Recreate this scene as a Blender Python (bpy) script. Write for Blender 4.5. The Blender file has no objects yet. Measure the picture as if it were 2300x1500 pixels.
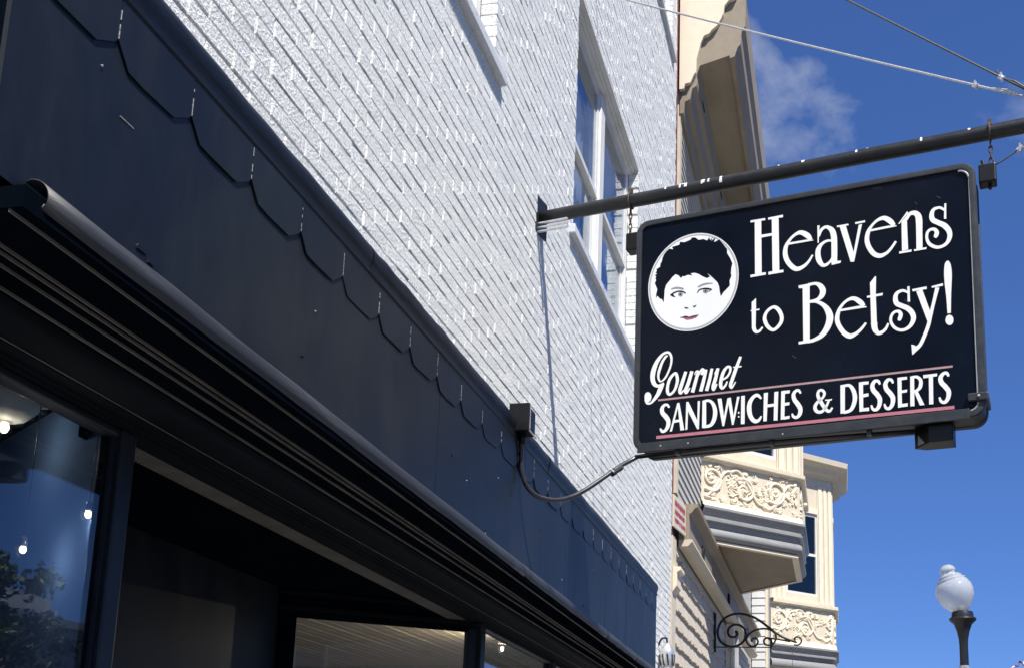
import bpy, bmesh, math, random
from mathutils import Vector, Matrix
random.seed(7)
SC = bpy.context.scene
COL = SC.collection
R = math.radians

# ------------------------------------------------------------------ camera
cam_d = bpy.data.cameras.new('camera'); cam = bpy.data.objects.new('camera', cam_d); COL.objects.link(cam)
SC.camera = cam
FPX = 2492.39
cam_d.sensor_width = 36; cam_d.sensor_fit = 'HORIZONTAL'; cam_d.lens = FPX / 2300 * 36
cam_d.shift_x = -300 / 2300; cam_d.shift_y = 550 / 2300
cam_d.clip_start = 0.05; cam_d.clip_end = 2000
M3 = ((0.98523, -0.01805, -0.17031), (0.17055, 0.19381, 0.9661), (0.01557, -0.98087, 0.19403))
CAM = Vector((1.77, 0, 1.6))
cam.matrix_world = Matrix(((M3[0][0], -M3[0][1], -M3[0][2], CAM.x), (M3[1][0], -M3[1][1], -M3[1][2], CAM.y),
                           (M3[2][0], -M3[2][1], -M3[2][2], CAM.z), (0, 0, 0, 1)))

# ------------------------------------------------------------------ light
SUN_TRAVEL = Vector((-1.0, 1.2, -2.3)).normalized()
to_sun = -SUN_TRAVEL
W = bpy.data.worlds.new('World'); SC.world = W; W.use_nodes = True
nt = W.node_tree; nt.nodes.clear()
wo = nt.nodes.new('ShaderNodeOutputWorld'); bg = nt.nodes.new('ShaderNodeBackground'); bg.inputs[1].default_value = 0.074
sky = nt.nodes.new('ShaderNodeTexSky'); sky.sky_type = 'NISHITA'; sky.sun_disc = False
sky.sun_elevation = math.asin(to_sun.z); sky.sun_rotation = math.atan2(to_sun.x, to_sun.y)
sky.altitude = 2000; sky.air_density = 1.0; sky.dust_density = 0.0; sky.ozone_density = 6.0
tc = nt.nodes.new('ShaderNodeTexCoord')
mp = nt.nodes.new('ShaderNodeMapping'); mp.inputs['Location'].default_value = (-2.54, -0.72, 2.2); mp.inputs['Scale'].default_value = (1.0, 1.0, 1.25)
nz = nt.nodes.new('ShaderNodeTexNoise'); nz.inputs['Scale'].default_value = 4.2; nz.inputs['Detail'].default_value = 9; nz.inputs['Roughness'].default_value = 0.55; nz.inputs['Distortion'].default_value = 0.5
cr = nt.nodes.new('ShaderNodeValToRGB'); cr.color_ramp.elements[0].position = 0.53; cr.color_ramp.elements[1].position = 1.0
cr.color_ramp.elements[0].color = (0, 0, 0, 1); cr.color_ramp.elements[1].color = (1, 1, 1, 1)
mx = nt.nodes.new('ShaderNodeMixRGB'); mx.inputs[2].default_value = (6.2, 6.6, 7.4, 1)
nt.links.new(tc.outputs['Generated'], mp.inputs[0]); nt.links.new(mp.outputs[0], nz.inputs['Vector'])
sx = nt.nodes.new('ShaderNodeSeparateXYZ'); hz = nt.nodes.new('ShaderNodeMapRange'); hz.inputs[1].default_value = 0.40; hz.inputs[2].default_value = 0.58; hz.inputs[3].default_value = 0.0; hz.inputs[4].default_value = 1.8   # the scraps of cloud gather overhead
cm = nt.nodes.new('ShaderNodeMath'); cm.operation = 'MULTIPLY'; cm.use_clamp = True
nt.links.new(tc.outputs['Generated'], sx.inputs[0]); nt.links.new(sx.outputs['Z'], hz.inputs[0])
nt.links.new(nz.outputs['Fac'], cr.inputs[0]); nt.links.new(cr.outputs[0], cm.inputs[0]); nt.links.new(hz.outputs[0], cm.inputs[1]); nt.links.new(cm.outputs[0], mx.inputs[0])
tint = nt.nodes.new('ShaderNodeMixRGB'); tint.blend_type = 'MULTIPLY'; tint.inputs[0].default_value = 1.0; tint.inputs[2].default_value = (0.71, 1.10, 1.92, 1)
gam = nt.nodes.new('ShaderNodeGamma'); gam.inputs[1].default_value = 0.7; nt.links.new(sky.outputs[0], gam.inputs[0]); nt.links.new(gam.outputs[0], tint.inputs[1]); nt.links.new(tint.outputs[0], mx.inputs[1]); nt.links.new(mx.outputs[0], bg.inputs[0]); nt.links.new(bg.outputs[0], wo.inputs[0])
sl = bpy.data.lights.new('sun', 'SUN'); sl.energy = 5.0; sl.angle = R(0.53); sl.color = (1.0, 0.955, 0.89)
so = bpy.data.objects.new('sun', sl); COL.objects.link(so)
so.rotation_euler = SUN_TRAVEL.to_track_quat('-Z', 'Y').to_euler(); so.location = (8, -10, 20)
vs = SC.view_settings; vs.view_transform = 'Standard'; vs.look = 'None'; vs.gamma = 1; vs.use_curve_mapping = False; vs.exposure = 0.6
SC.cycles.max_bounces = 8; SC.cycles.transparent_max_bounces = 12; SC.cycles.sample_clamp_indirect = 6

# ------------------------------------------------------------------ materials
MAT = {}
def mat(name, col, rough=0.6, metal=0.0, var=0.12, vscale=6.0, bump=0.0, bscale=40.0, spec=0.5, dirt=None, dscale=2.5, damt=0.35, coat=0.0, vec=(1, 1, 1), bdist=0.01, trans=0.0, emis=None):
    m = bpy.data.materials.new(name); m.use_nodes = True; MAT[name] = m
    t = m.node_tree; b = t.nodes['Principled BSDF']; L = t.links.new
    geo = t.nodes.new('ShaderNodeNewGeometry')
    mpn = t.nodes.new('ShaderNodeMapping'); mpn.inputs['Scale'].default_value = vec; L(geo.outputs['Position'], mpn.inputs[0])
    n1 = t.nodes.new('ShaderNodeTexNoise'); n1.inputs['Scale'].default_value = vscale; n1.inputs['Detail'].default_value = 6; n1.inputs['Roughness'].default_value = 0.6
    L(mpn.outputs[0], n1.inputs['Vector'])
    mul = t.nodes.new('ShaderNodeMapRange'); mul.inputs[1].default_value = 0.25; mul.inputs[2].default_value = 0.75
    mul.inputs[3].default_value = 1 - var; mul.inputs[4].default_value = 1 + var; L(n1.outputs['Fac'], mul.inputs[0])
    vm = t.nodes.new('ShaderNodeVectorMath'); vm.operation = 'SCALE'; vm.inputs[0].default_value = col[:3]; L(mul.outputs[0], vm.inputs['Scale'])
    out = vm.outputs[0]
    if dirt:
        n2 = t.nodes.new('ShaderNodeTexNoise'); n2.inputs['Scale'].default_value = dscale; n2.inputs['Detail'].default_value = 8; n2.inputs['Roughness'].default_value = 0.7
        L(mpn.outputs[0], n2.inputs['Vector'])
        rr = t.nodes.new('ShaderNodeValToRGB'); rr.color_ramp.elements[0].position = 0.5; rr.color_ramp.elements[1].position = 0.72
        L(n2.outputs['Fac'], rr.inputs[0])
        ml = t.nodes.new('ShaderNodeMath'); ml.operation = 'MULTIPLY'; ml.inputs[1].default_value = damt; L(rr.outputs[0], ml.inputs[0])
        mm = t.nodes.new('ShaderNodeMixRGB'); mm.inputs[2].default_value = (*dirt, 1); L(ml.outputs[0], mm.inputs[0]); L(out, mm.inputs[1]); out = mm.outputs[0]
    L(out, b.inputs['Base Color'])
    b.inputs['Metallic'].default_value = metal; b.inputs['Specular IOR Level'].default_value = spec
    b.inputs['Coat Weight'].default_value = coat; b.inputs['Coat Roughness'].default_value = 0.15
    rm = t.nodes.new('ShaderNodeMapRange'); rm.inputs[3].default_value = max(0.02, rough - 0.08); rm.inputs[4].default_value = min(1, rough + 0.08)
    L(n1.outputs['Fac'], rm.inputs[0]); L(rm.outputs[0], b.inputs['Roughness'])
    if trans: b.inputs['Transmission Weight'].default_value = trans
    if emis: b.inputs['Emission Color'].default_value = (*emis[0], 1); b.inputs['Emission Strength'].default_value = emis[1]
    if bump:
        n3 = t.nodes.new('ShaderNodeTexNoise'); n3.inputs['Scale'].default_value = bscale; n3.inputs['Detail'].default_value = 4; n3.inputs['Roughness'].default_value = 0.65
        L(mpn.outputs[0], n3.inputs['Vector'])
        bp = t.nodes.new('ShaderNodeBump'); bp.inputs['Strength'].default_value = bump; bp.inputs['Distance'].default_value = bdist
        L(n3.outputs['Fac'], bp.inputs['Height']); L(bp.outputs[0], b.inputs['Normal'])
    return m
def glass_mat(name, tint=(0.55, 0.6, 0.62), ior=1.6, wob=0.0, rough=0.0):
    m = bpy.data.materials.new(name); m.use_nodes = True; MAT[name] = m
    t = m.node_tree; t.nodes.clear(); L = t.links.new
    o = t.nodes.new('ShaderNodeOutputMaterial'); mxs = t.nodes.new('ShaderNodeMixShader'); tr = t.nodes.new('ShaderNodeBsdfTransparent'); gl = t.nodes.new('ShaderNodeBsdfGlossy')
    gl.inputs['Roughness'].default_value = rough; tr.inputs[0].default_value = (*tint, 1); gl.inputs[0].default_value = (0.95, 0.97, 1, 1)
    fr = t.nodes.new('ShaderNodeFresnel'); fr.inputs[0].default_value = ior
    bf = t.nodes.new('ShaderNodeNewGeometry'); mr = t.nodes.new('ShaderNodeMapRange'); mr.inputs[3].default_value = ior; mr.inputs[4].default_value = 1 / ior   # same reflectance from both faces of the pane
    L(bf.outputs['Backfacing'], mr.inputs[0]); L(mr.outputs[0], fr.inputs[0])
    L(fr.outputs[0], mxs.inputs[0]); L(tr.outputs[0], mxs.inputs[1]); L(gl.outputs[0], mxs.inputs[2]); L(mxs.outputs[0], o.inputs[0])
    if wob:
        geo = t.nodes.new('ShaderNodeNewGeometry'); n = t.nodes.new('ShaderNodeTexNoise'); n.inputs['Scale'].default_value = 2.2; n.inputs['Detail'].default_value = 2
        b = t.nodes.new('ShaderNodeBump'); b.inputs['Strength'].default_value = wob; b.inputs['Distance'].default_value = 0.05
        L(geo.outputs['Position'], n.inputs['Vector']); L(n.outputs['Fac'], b.inputs['Height']); L(b.outputs[0], gl.inputs['Normal'])
    return m
mat('brick_paint', (0.79, 0.80, 0.77), 0.55, var=0.42, vscale=85, bump=0.9, bscale=85, bdist=0.012, spec=0.4, dirt=(0.45, 0.45, 0.43), dscale=1.7, damt=0.2)  # fine colour speckle paints in the relief shading of the stippled coat
mat('joint_paint', (0.68, 0.69, 0.67), 0.75, var=0.15, vscale=30, bump=0.5, bscale=80)
mat('jamb_white', (0.80, 0.80, 0.78), 0.55, var=0.06, bump=0.2, bscale=30, dirt=(0.5, 0.49, 0.45), dscale=6, damt=0.2)
mat('sill_stone', (0.56, 0.58, 0.61), 0.75, var=0.12, vscale=40, bump=0.5, bscale=90)
mat('trim_white', (0.66, 0.66, 0.63), 0.5, var=0.08, bump=0.12, bscale=25, dirt=(0.42, 0.40, 0.35), dscale=5, damt=0.25)
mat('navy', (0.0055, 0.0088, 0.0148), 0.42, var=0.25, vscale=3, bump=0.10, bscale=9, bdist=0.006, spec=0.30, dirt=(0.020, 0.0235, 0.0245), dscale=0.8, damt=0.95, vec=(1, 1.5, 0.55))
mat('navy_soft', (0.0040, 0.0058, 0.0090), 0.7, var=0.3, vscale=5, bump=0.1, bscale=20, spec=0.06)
mat('navy_cap', (0.005, 0.0075, 0.012), 0.42, var=0.3, vscale=6, bump=0.25, bscale=30, spec=0.3, dirt=(0.03, 0.03, 0.03), dscale=4, damt=0.3, vec=(1, 0.25, 1))
mat('seam_worn', (0.33, 0.335, 0.34), 0.45, var=0.5, vscale=90)
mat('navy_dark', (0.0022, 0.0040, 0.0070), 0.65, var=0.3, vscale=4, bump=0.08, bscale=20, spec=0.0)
mat('gutter', (0.028, 0.031, 0.036), 0.48, var=0.35, vscale=18, bump=0.25, bscale=40, spec=0.4, dirt=(0.10, 0.098, 0.092), dscale=9, damt=0.55, vec=(1, 0.12, 1))
mat('rib_metal', (0.12, 0.115, 0.106), 0.5, var=0.35, vscale=8)
mat('vent_grey', (0.11, 0.106, 0.096), 0.6, var=0.3, vscale=10, dirt=(0.05, 0.05, 0.05), dscale=7, damt=0.6)
mat('frame_navy', (0.008, 0.012, 0.019), 0.42, var=0.2, bump=0.1, bscale=20, spec=0.3)
mat('sign_black', (0.0022, 0.0048, 0.0112), 0.25, var=0.35, vscale=3, spec=0.14, bump=0.04, bscale=5)
mat('sign_frame', (0.020, 0.024, 0.029), 0.45, var=0.25, vscale=12, bump=0.12, bscale=50, dirt=(0.09, 0.09, 0.09), dscale=10, damt=0.3)
mat('sign_edge', (0.55, 0.56, 0.56), 0.35, var=0.2, metal=0.6)
mat('letter_white', (0.84, 0.84, 0.82), 0.5, var=0.03)
mat('emblem_white', (0.80, 0.81, 0.83), 0.5, var=0.03)
mat('emblem_ring', (0.42, 0.43, 0.44), 0.5, var=0.05)
mat('scratch_grey', (0.05, 0.055, 0.065), 0.6, var=0.3, vscale=60)
mat('emblem_grey', (0.28, 0.29, 0.31), 0.5, var=0.1)
mat('emblem_dark', (0.0025, 0.005, 0.011), 0.3, var=0.2, spec=0.14)
mat('lip_pink', (0.36, 0.10, 0.13), 0.5, var=0.2, vscale=60)
mat('rule_pink', (0.48, 0.17, 0.21), 0.5, var=0.08, vscale=30)
mat('rule_beige', (0.42, 0.26, 0.26), 0.5, var=0.15, vscale=30)
mat('pipe', (0.013, 0.015, 0.017), 0.40, var=0.3, vscale=14, spec=0.45, bump=0.15, bscale=40, dirt=(0.05, 0.045, 0.04), dscale=8, damt=0.35)
mat('rust', (0.075, 0.045, 0.035), 0.75, var=0.5, vscale=60, bump=0.3, bscale=90)
mat('dropping', (0.80, 0.80, 0.77), 0.7, var=0.1)
mat('wire_light', (0.55, 0.55, 0.54), 0.4, var=0.25, vscale=80, metal=0.4)
mat('wire_dark', (0.075, 0.077, 0.08), 0.5, var=0.3, vscale=60)
mat('zinc', (0.62, 0.63, 0.64), 0.33, var=0.25, metal=0.7, vscale=30)
mat('black_box', (0.0045, 0.0048, 0.0052), 0.4, var=0.3, vscale=20, spec=0.35)
mat('cable', (0.020, 0.021, 0.023), 0.3, var=0.3, vscale=20, spec=0.6)
mat('cream', (0.62, 0.545, 0.41), 0.55, var=0.07, vscale=8, bump=0.1, bscale=40, dirt=(0.36, 0.30, 0.21), dscale=3, damt=0.2)
mat('cream_light', (0.74, 0.655, 0.495), 0.55, var=0.06, vscale=8, bump=0.08, bscale=40)
mat('cornice_tan', (0.27, 0.225, 0.16), 0.6, var=0.12, vscale=6, bump=0.15, bscale=20, dirt=(0.16, 0.11, 0.07), dscale=2.6, damt=0.5, vec=(1, 0.35, 1))
mat('grey_paint', (0.27, 0.27, 0.265), 0.45, var=0.10, vscale=8, bump=0.08, bscale=30)
mat('grey_wall', (0.42, 0.42, 0.41), 0.6, var=0.08, vscale=8, bump=0.1, bscale=30)
mat('shingle', (0.55, 0.49, 0.395), 0.65, var=0.16, vscale=9, bump=0.4, bscale=60, vec=(1, 1, 0.3))
mat('red_brick', (0.20, 0.035, 0.045), 0.75, var=0.4, vscale=25, bump=0.4, bscale=60)
mat('gap_dark', (0.012, 0.012, 0.013), 0.8, var=0.2)
mat('plaque_cream', (0.62, 0.57, 0.44), 0.5, var=0.06)
mat('plaque_red', (0.32, 0.03, 0.07), 0.5, var=0.2)
mat('iron', (0.008, 0.008, 0.009), 0.45, var=0.3, vscale=20)
mat('brown_board', (0.075, 0.05, 0.03), 0.6, var=0.2)
mat('lamp_black', (0.010, 0.012, 0.016), 0.38, var=0.25, vscale=14, spec=0.55)
mat('asphalt', (0.05, 0.05, 0.052), 0.85, var=0.2, vscale=3, bump=0.4, bscale=60)
mat('concrete', (0.22, 0.21, 0.195), 0.85, var=0.12, vscale=4, bump=0.25, bscale=40)
mat('line_paint', (0.72, 0.72, 0.68), 0.7, var=0.1)
mat('interior_blue', (0.10, 0.17, 0.32), 0.8, var=0.1, spec=0.03)
mat('interior_dark', (0.045, 0.045, 0.05), 0.8, var=0.2)
mat('interior_white', (0.62, 0.61, 0.58), 0.7, var=0.06)
mat('interior_floor', (0.50, 0.42, 0.31), 0.5, var=0.15)
mat('interior_tan', (0.74, 0.69, 0.60), 0.7, var=0.08, vscale=6)
mat('fixture_white', (0.66, 0.65, 0.60), 0.5, var=0.05)
mat('bulb', (0.8, 0.7, 0.5), 0.4, emis=((1.0, 0.74, 0.42), 4.5))
mat('leaf', (0.060, 0.085, 0.028), 0.55, var=0.5, vscale=5)
mat('bark', (0.10, 0.075, 0.055), 0.9, var=0.3, vscale=8, bump=0.5, bscale=30)
mat('petal_red', (0.42, 0.02, 0.03), 0.6, var=0.3)
mat('petal_white', (0.72, 0.70, 0.70), 0.6, var=0.1)
mat('far_white', (0.62, 0.62, 0.60), 0.7, var=0.06)
mat('far_grey', (0.20, 0.24, 0.27), 0.7, var=0.1)
mat('far_tan', (0.36, 0.31, 0.235), 0.7, var=0.1, vscale=3)
glass_mat('glass_shop', (0.70, 0.76, 0.84), 1.75, 0.0)
glass_mat('glass_entrance', (0.80, 0.82, 0.84), 1.9, 0.02)
glass_mat('glass_upper', (0.72, 0.78, 0.86), 1.6, 0.10)
glass_mat('glass_far', (0.20, 0.23, 0.26), 1.7, 0.05)
gm = bpy.data.materials.new('globe_glass'); gm.use_nodes = True; MAT['globe_glass'] = gm
gb = gm.node_tree.nodes['Principled BSDF']; gb.inputs['Base Color'].default_value = (0.66, 0.68, 0.67, 1); gb.inputs['Roughness'].default_value = 0.4
gb.inputs['Transmission Weight'].default_value = 0.45; gb.inputs['IOR'].default_value = 1.12; gb.inputs['Coat Weight'].default_value = 1.0; gb.inputs['Coat Roughness'].default_value = 0.05; gb.inputs['Alpha'].default_value = 0.78

# ------------------------------------------------------------------ mesh helpers
ORG = {}; ROOT = {}
def org(o): return ORG.get(o.name, Vector((0, 0, 0))) if o else Vector((0, 0, 0))
def thing(name, label, cat, loc=(0, 0, 0), group=None):
    o = bpy.data.objects.new(name, None); COL.objects.link(o); o.location = loc; o.empty_display_size = 0.1
    ORG[o.name] = Vector(loc); o['label'] = label; o['category'] = cat
    if group: o['group'] = group
    return o
def tag(o, label, cat, group=None):
    o['label'] = label; o['category'] = cat
    if group: o['group'] = group
    return o
class MB:
    def __init__(s): s.v = []; s.f = []
    def add(s, vs, fs):
        b = len(s.v); s.v += [tuple(p) for p in vs]; s.f += [tuple(b + i for i in f) for f in fs]; return s
    def box(s, x0, x1, y0, y1, z0, z1):
        return s.add([(x0, y0, z0), (x1, y0, z0), (x1, y1, z0), (x0, y1, z0), (x0, y0, z1), (x1, y0, z1), (x1, y1, z1), (x0, y1, z1)],
                     [(0, 3, 2, 1), (4, 5, 6, 7), (0, 1, 5, 4), (1, 2, 6, 5), (2, 3, 7, 6), (3, 0, 4, 7)])
    def hexa(s, bot, top):     # two quads of points
        return s.add(list(bot) + list(top), [(0, 3, 2, 1), (4, 5, 6, 7), (0, 1, 5, 4), (1, 2, 6, 5), (2, 3, 7, 6), (3, 0, 4, 7)])
    def prism(s, pts, fn0, fn1, cap=True):   # 2D outline mapped by two functions
        n = len(pts); a = [fn0(*p) for p in pts]; b = [fn1(*p) for p in pts]
        fs = [(i, (i + 1) % n, n + (i + 1) % n, n + i) for i in range(n)]
        if cap: fs += [tuple(range(n - 1, -1, -1)), tuple(range(n, 2 * n))]
        return s.add(a + b, fs)
    def tube(s, path, r, n=8, closed=False, cap=True):
        path = [Vector(p) for p in path]; N = len(path); rings = []
        rr = r if isinstance(r, (list, tuple)) else [r] * N
        up = None
        for i, p in enumerate(path):
            if closed: d = path[(i + 1) % N] - path[i - 1]
            else: d = path[min(i + 1, N - 1)] - path[max(i - 1, 0)]
            d.normalize()
            if up is None:
                up = Vector((0, 0, 1)) if abs(d.z) < 0.9 else Vector((1, 0, 0))
            a = d.cross(up)
            if a.length < 1e-5: a = d.cross(Vector((0, 1, 0)))
            a.normalize(); up = a.cross(d).normalized()
            rings.append([p + (a * math.cos(2 * math.pi * k / n) + up * math.sin(2 * math.pi * k / n)) * rr[i] for k in range(n)])
        vs = [q for g in rings for q in g]; fs = []
        for i in range(N if closed else N - 1):
            j = (i + 1) % N
            for k in range(n): fs.append((i * n + k, i * n + (k + 1) % n, j * n + (k + 1) % n, j * n + k))
        if cap and not closed: fs += [tuple(range(n - 1, -1, -1)), tuple(range((N - 1) * n, N * n))]
        return s.add(vs, fs)
    def lathe(s, prof, c, n=20, tilt=None):   # prof (r,z)
        c = Vector(c); vs = []
        for r_, z in prof:
            for k in range(n):
                v = Vector((r_ * math.cos(2 * math.pi * k / n), r_ * math.sin(2 * math.pi * k / n), z))
                if tilt: v = tilt @ v
                vs.append(c + v)
        fs = []
        for i in range(len(prof) - 1):
            for k in range(n): fs.append((i * n + k, i * n + (k + 1) % n, (i + 1) * n + (k + 1) % n, (i + 1) * n + k))
        return s.add(vs, fs + [tuple(range(n - 1, -1, -1)), tuple(range((len(prof) - 1) * n, len(prof) * n))])
    def sweep(s, plan, prof, close_prof=False):   # plan: xy polyline; prof: (offset outwards, z); outward is right of travel
        P = [Vector((p[0], p[1])) for p in plan]; N = len(P); K = len(prof); vs = []
        for off, z in prof:
            for i in range(N):
                ns = []
                if i > 0: d = (P[i] - P[i - 1]).normalized(); ns.append(Vector((d.y, -d.x)))
                if i < N - 1: d = (P[i + 1] - P[i]).normalized(); ns.append(Vector((d.y, -d.x)))
                if len(ns) == 2: m = (ns[0] + ns[1]); m = m / (1 + ns[0].dot(ns[1]))
                else: m = ns[0]
                q = P[i] + m * off; vs.append((q.x, q.y, z))
        fs = []
        for k in range(K if close_prof else K - 1):
            kk = (k + 1) % K
            for i in range(N - 1): fs.append((k * N + i, k * N + i + 1, kk * N + i + 1, kk * N + i))
        if close_prof: fs += [tuple(k * N for k in range(K)), tuple(k * N + N - 1 for k in range(K - 1, -1, -1))]
        return s.add(vs, fs)
    def build(s, name, m, parent=None, smooth=False, bevel=0, kind=None, auto=None):
        me = bpy.data.meshes.new(name); o_ = org(parent)
        if parent and ROOT.get(parent.name, parent.name) == 'shopfront':     # the old shopfront settles slightly towards its far end
            s.v = [(v[0], v[1], v[2] - 0.0125 * (v[1] - 1.8) * max(0, min(1, (3.0 - v[2]) / 0.19)) * max(0, min(1, v[2]))) for v in s.v]
        me.from_pydata([(v[0] - o_.x, v[1] - o_.y, v[2] - o_.z) for v in s.v], [], s.f); me.update()
        bm = bmesh.new(); bm.from_mesh(me); bmesh.ops.recalc_face_normals(bm, faces=bm.faces); bm.to_mesh(me); bm.free()
        if m: me.materials.append(MAT[m])
        if smooth:
            for p in me.polygons: p.use_smooth = True
        o = bpy.data.objects.new(name, me); COL.objects.link(o)
        if parent: o.parent = parent; ORG[o.name] = o_; ROOT[o.name] = ROOT.get(parent.name, parent.name)
        if bevel:
            b = o.modifiers.new('bevel', 'BEVEL'); b.width = bevel; b.segments = 2; b.limit_method = 'ANGLE'
        if auto:
            for p in me.polygons: p.use_smooth = True
            try: me.set_sharp_from_angle(angle=R(auto))
            except Exception: pass
        if kind: o['kind'] = kind
        return o
def bx(name, m, parent, *a, bevel=0): return MB().box(*a).build(name, m, parent, bevel=bevel)
def catmull(P, sub=6):
    out = []; n = len(P); closed = n > 3 and P[0][:2] == P[-1][:2]
    for i in range(n - 1):
        p1, p2 = P[i], P[i + 1]
        p0 = P[i - 1] if i > 0 else (P[-2] if closed else p1); p3 = P[i + 2] if i + 2 < n else (P[1] if closed else p2)
        for k in range(sub):
            t = k / sub
            out.append(tuple(0.5 * (2 * b + (c - a) * t + (2 * a - 5 * b + 4 * c - d) * t * t + (3 * b - a - 3 * c + d) * t ** 3) for a, b, c, d in zip(p0, p1, p2, p3)))
    out.append(tuple(P[-1])); return out
def project(p):
    d = Vector(p) - CAM
    c = [M3[0][j] * d.x + M3[1][j] * d.y + M3[2][j] * d.z for j in range(3)]
    return (1450 + FPX * c[0] / c[2], 1300 + FPX * c[1] / c[2], c[2])

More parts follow.
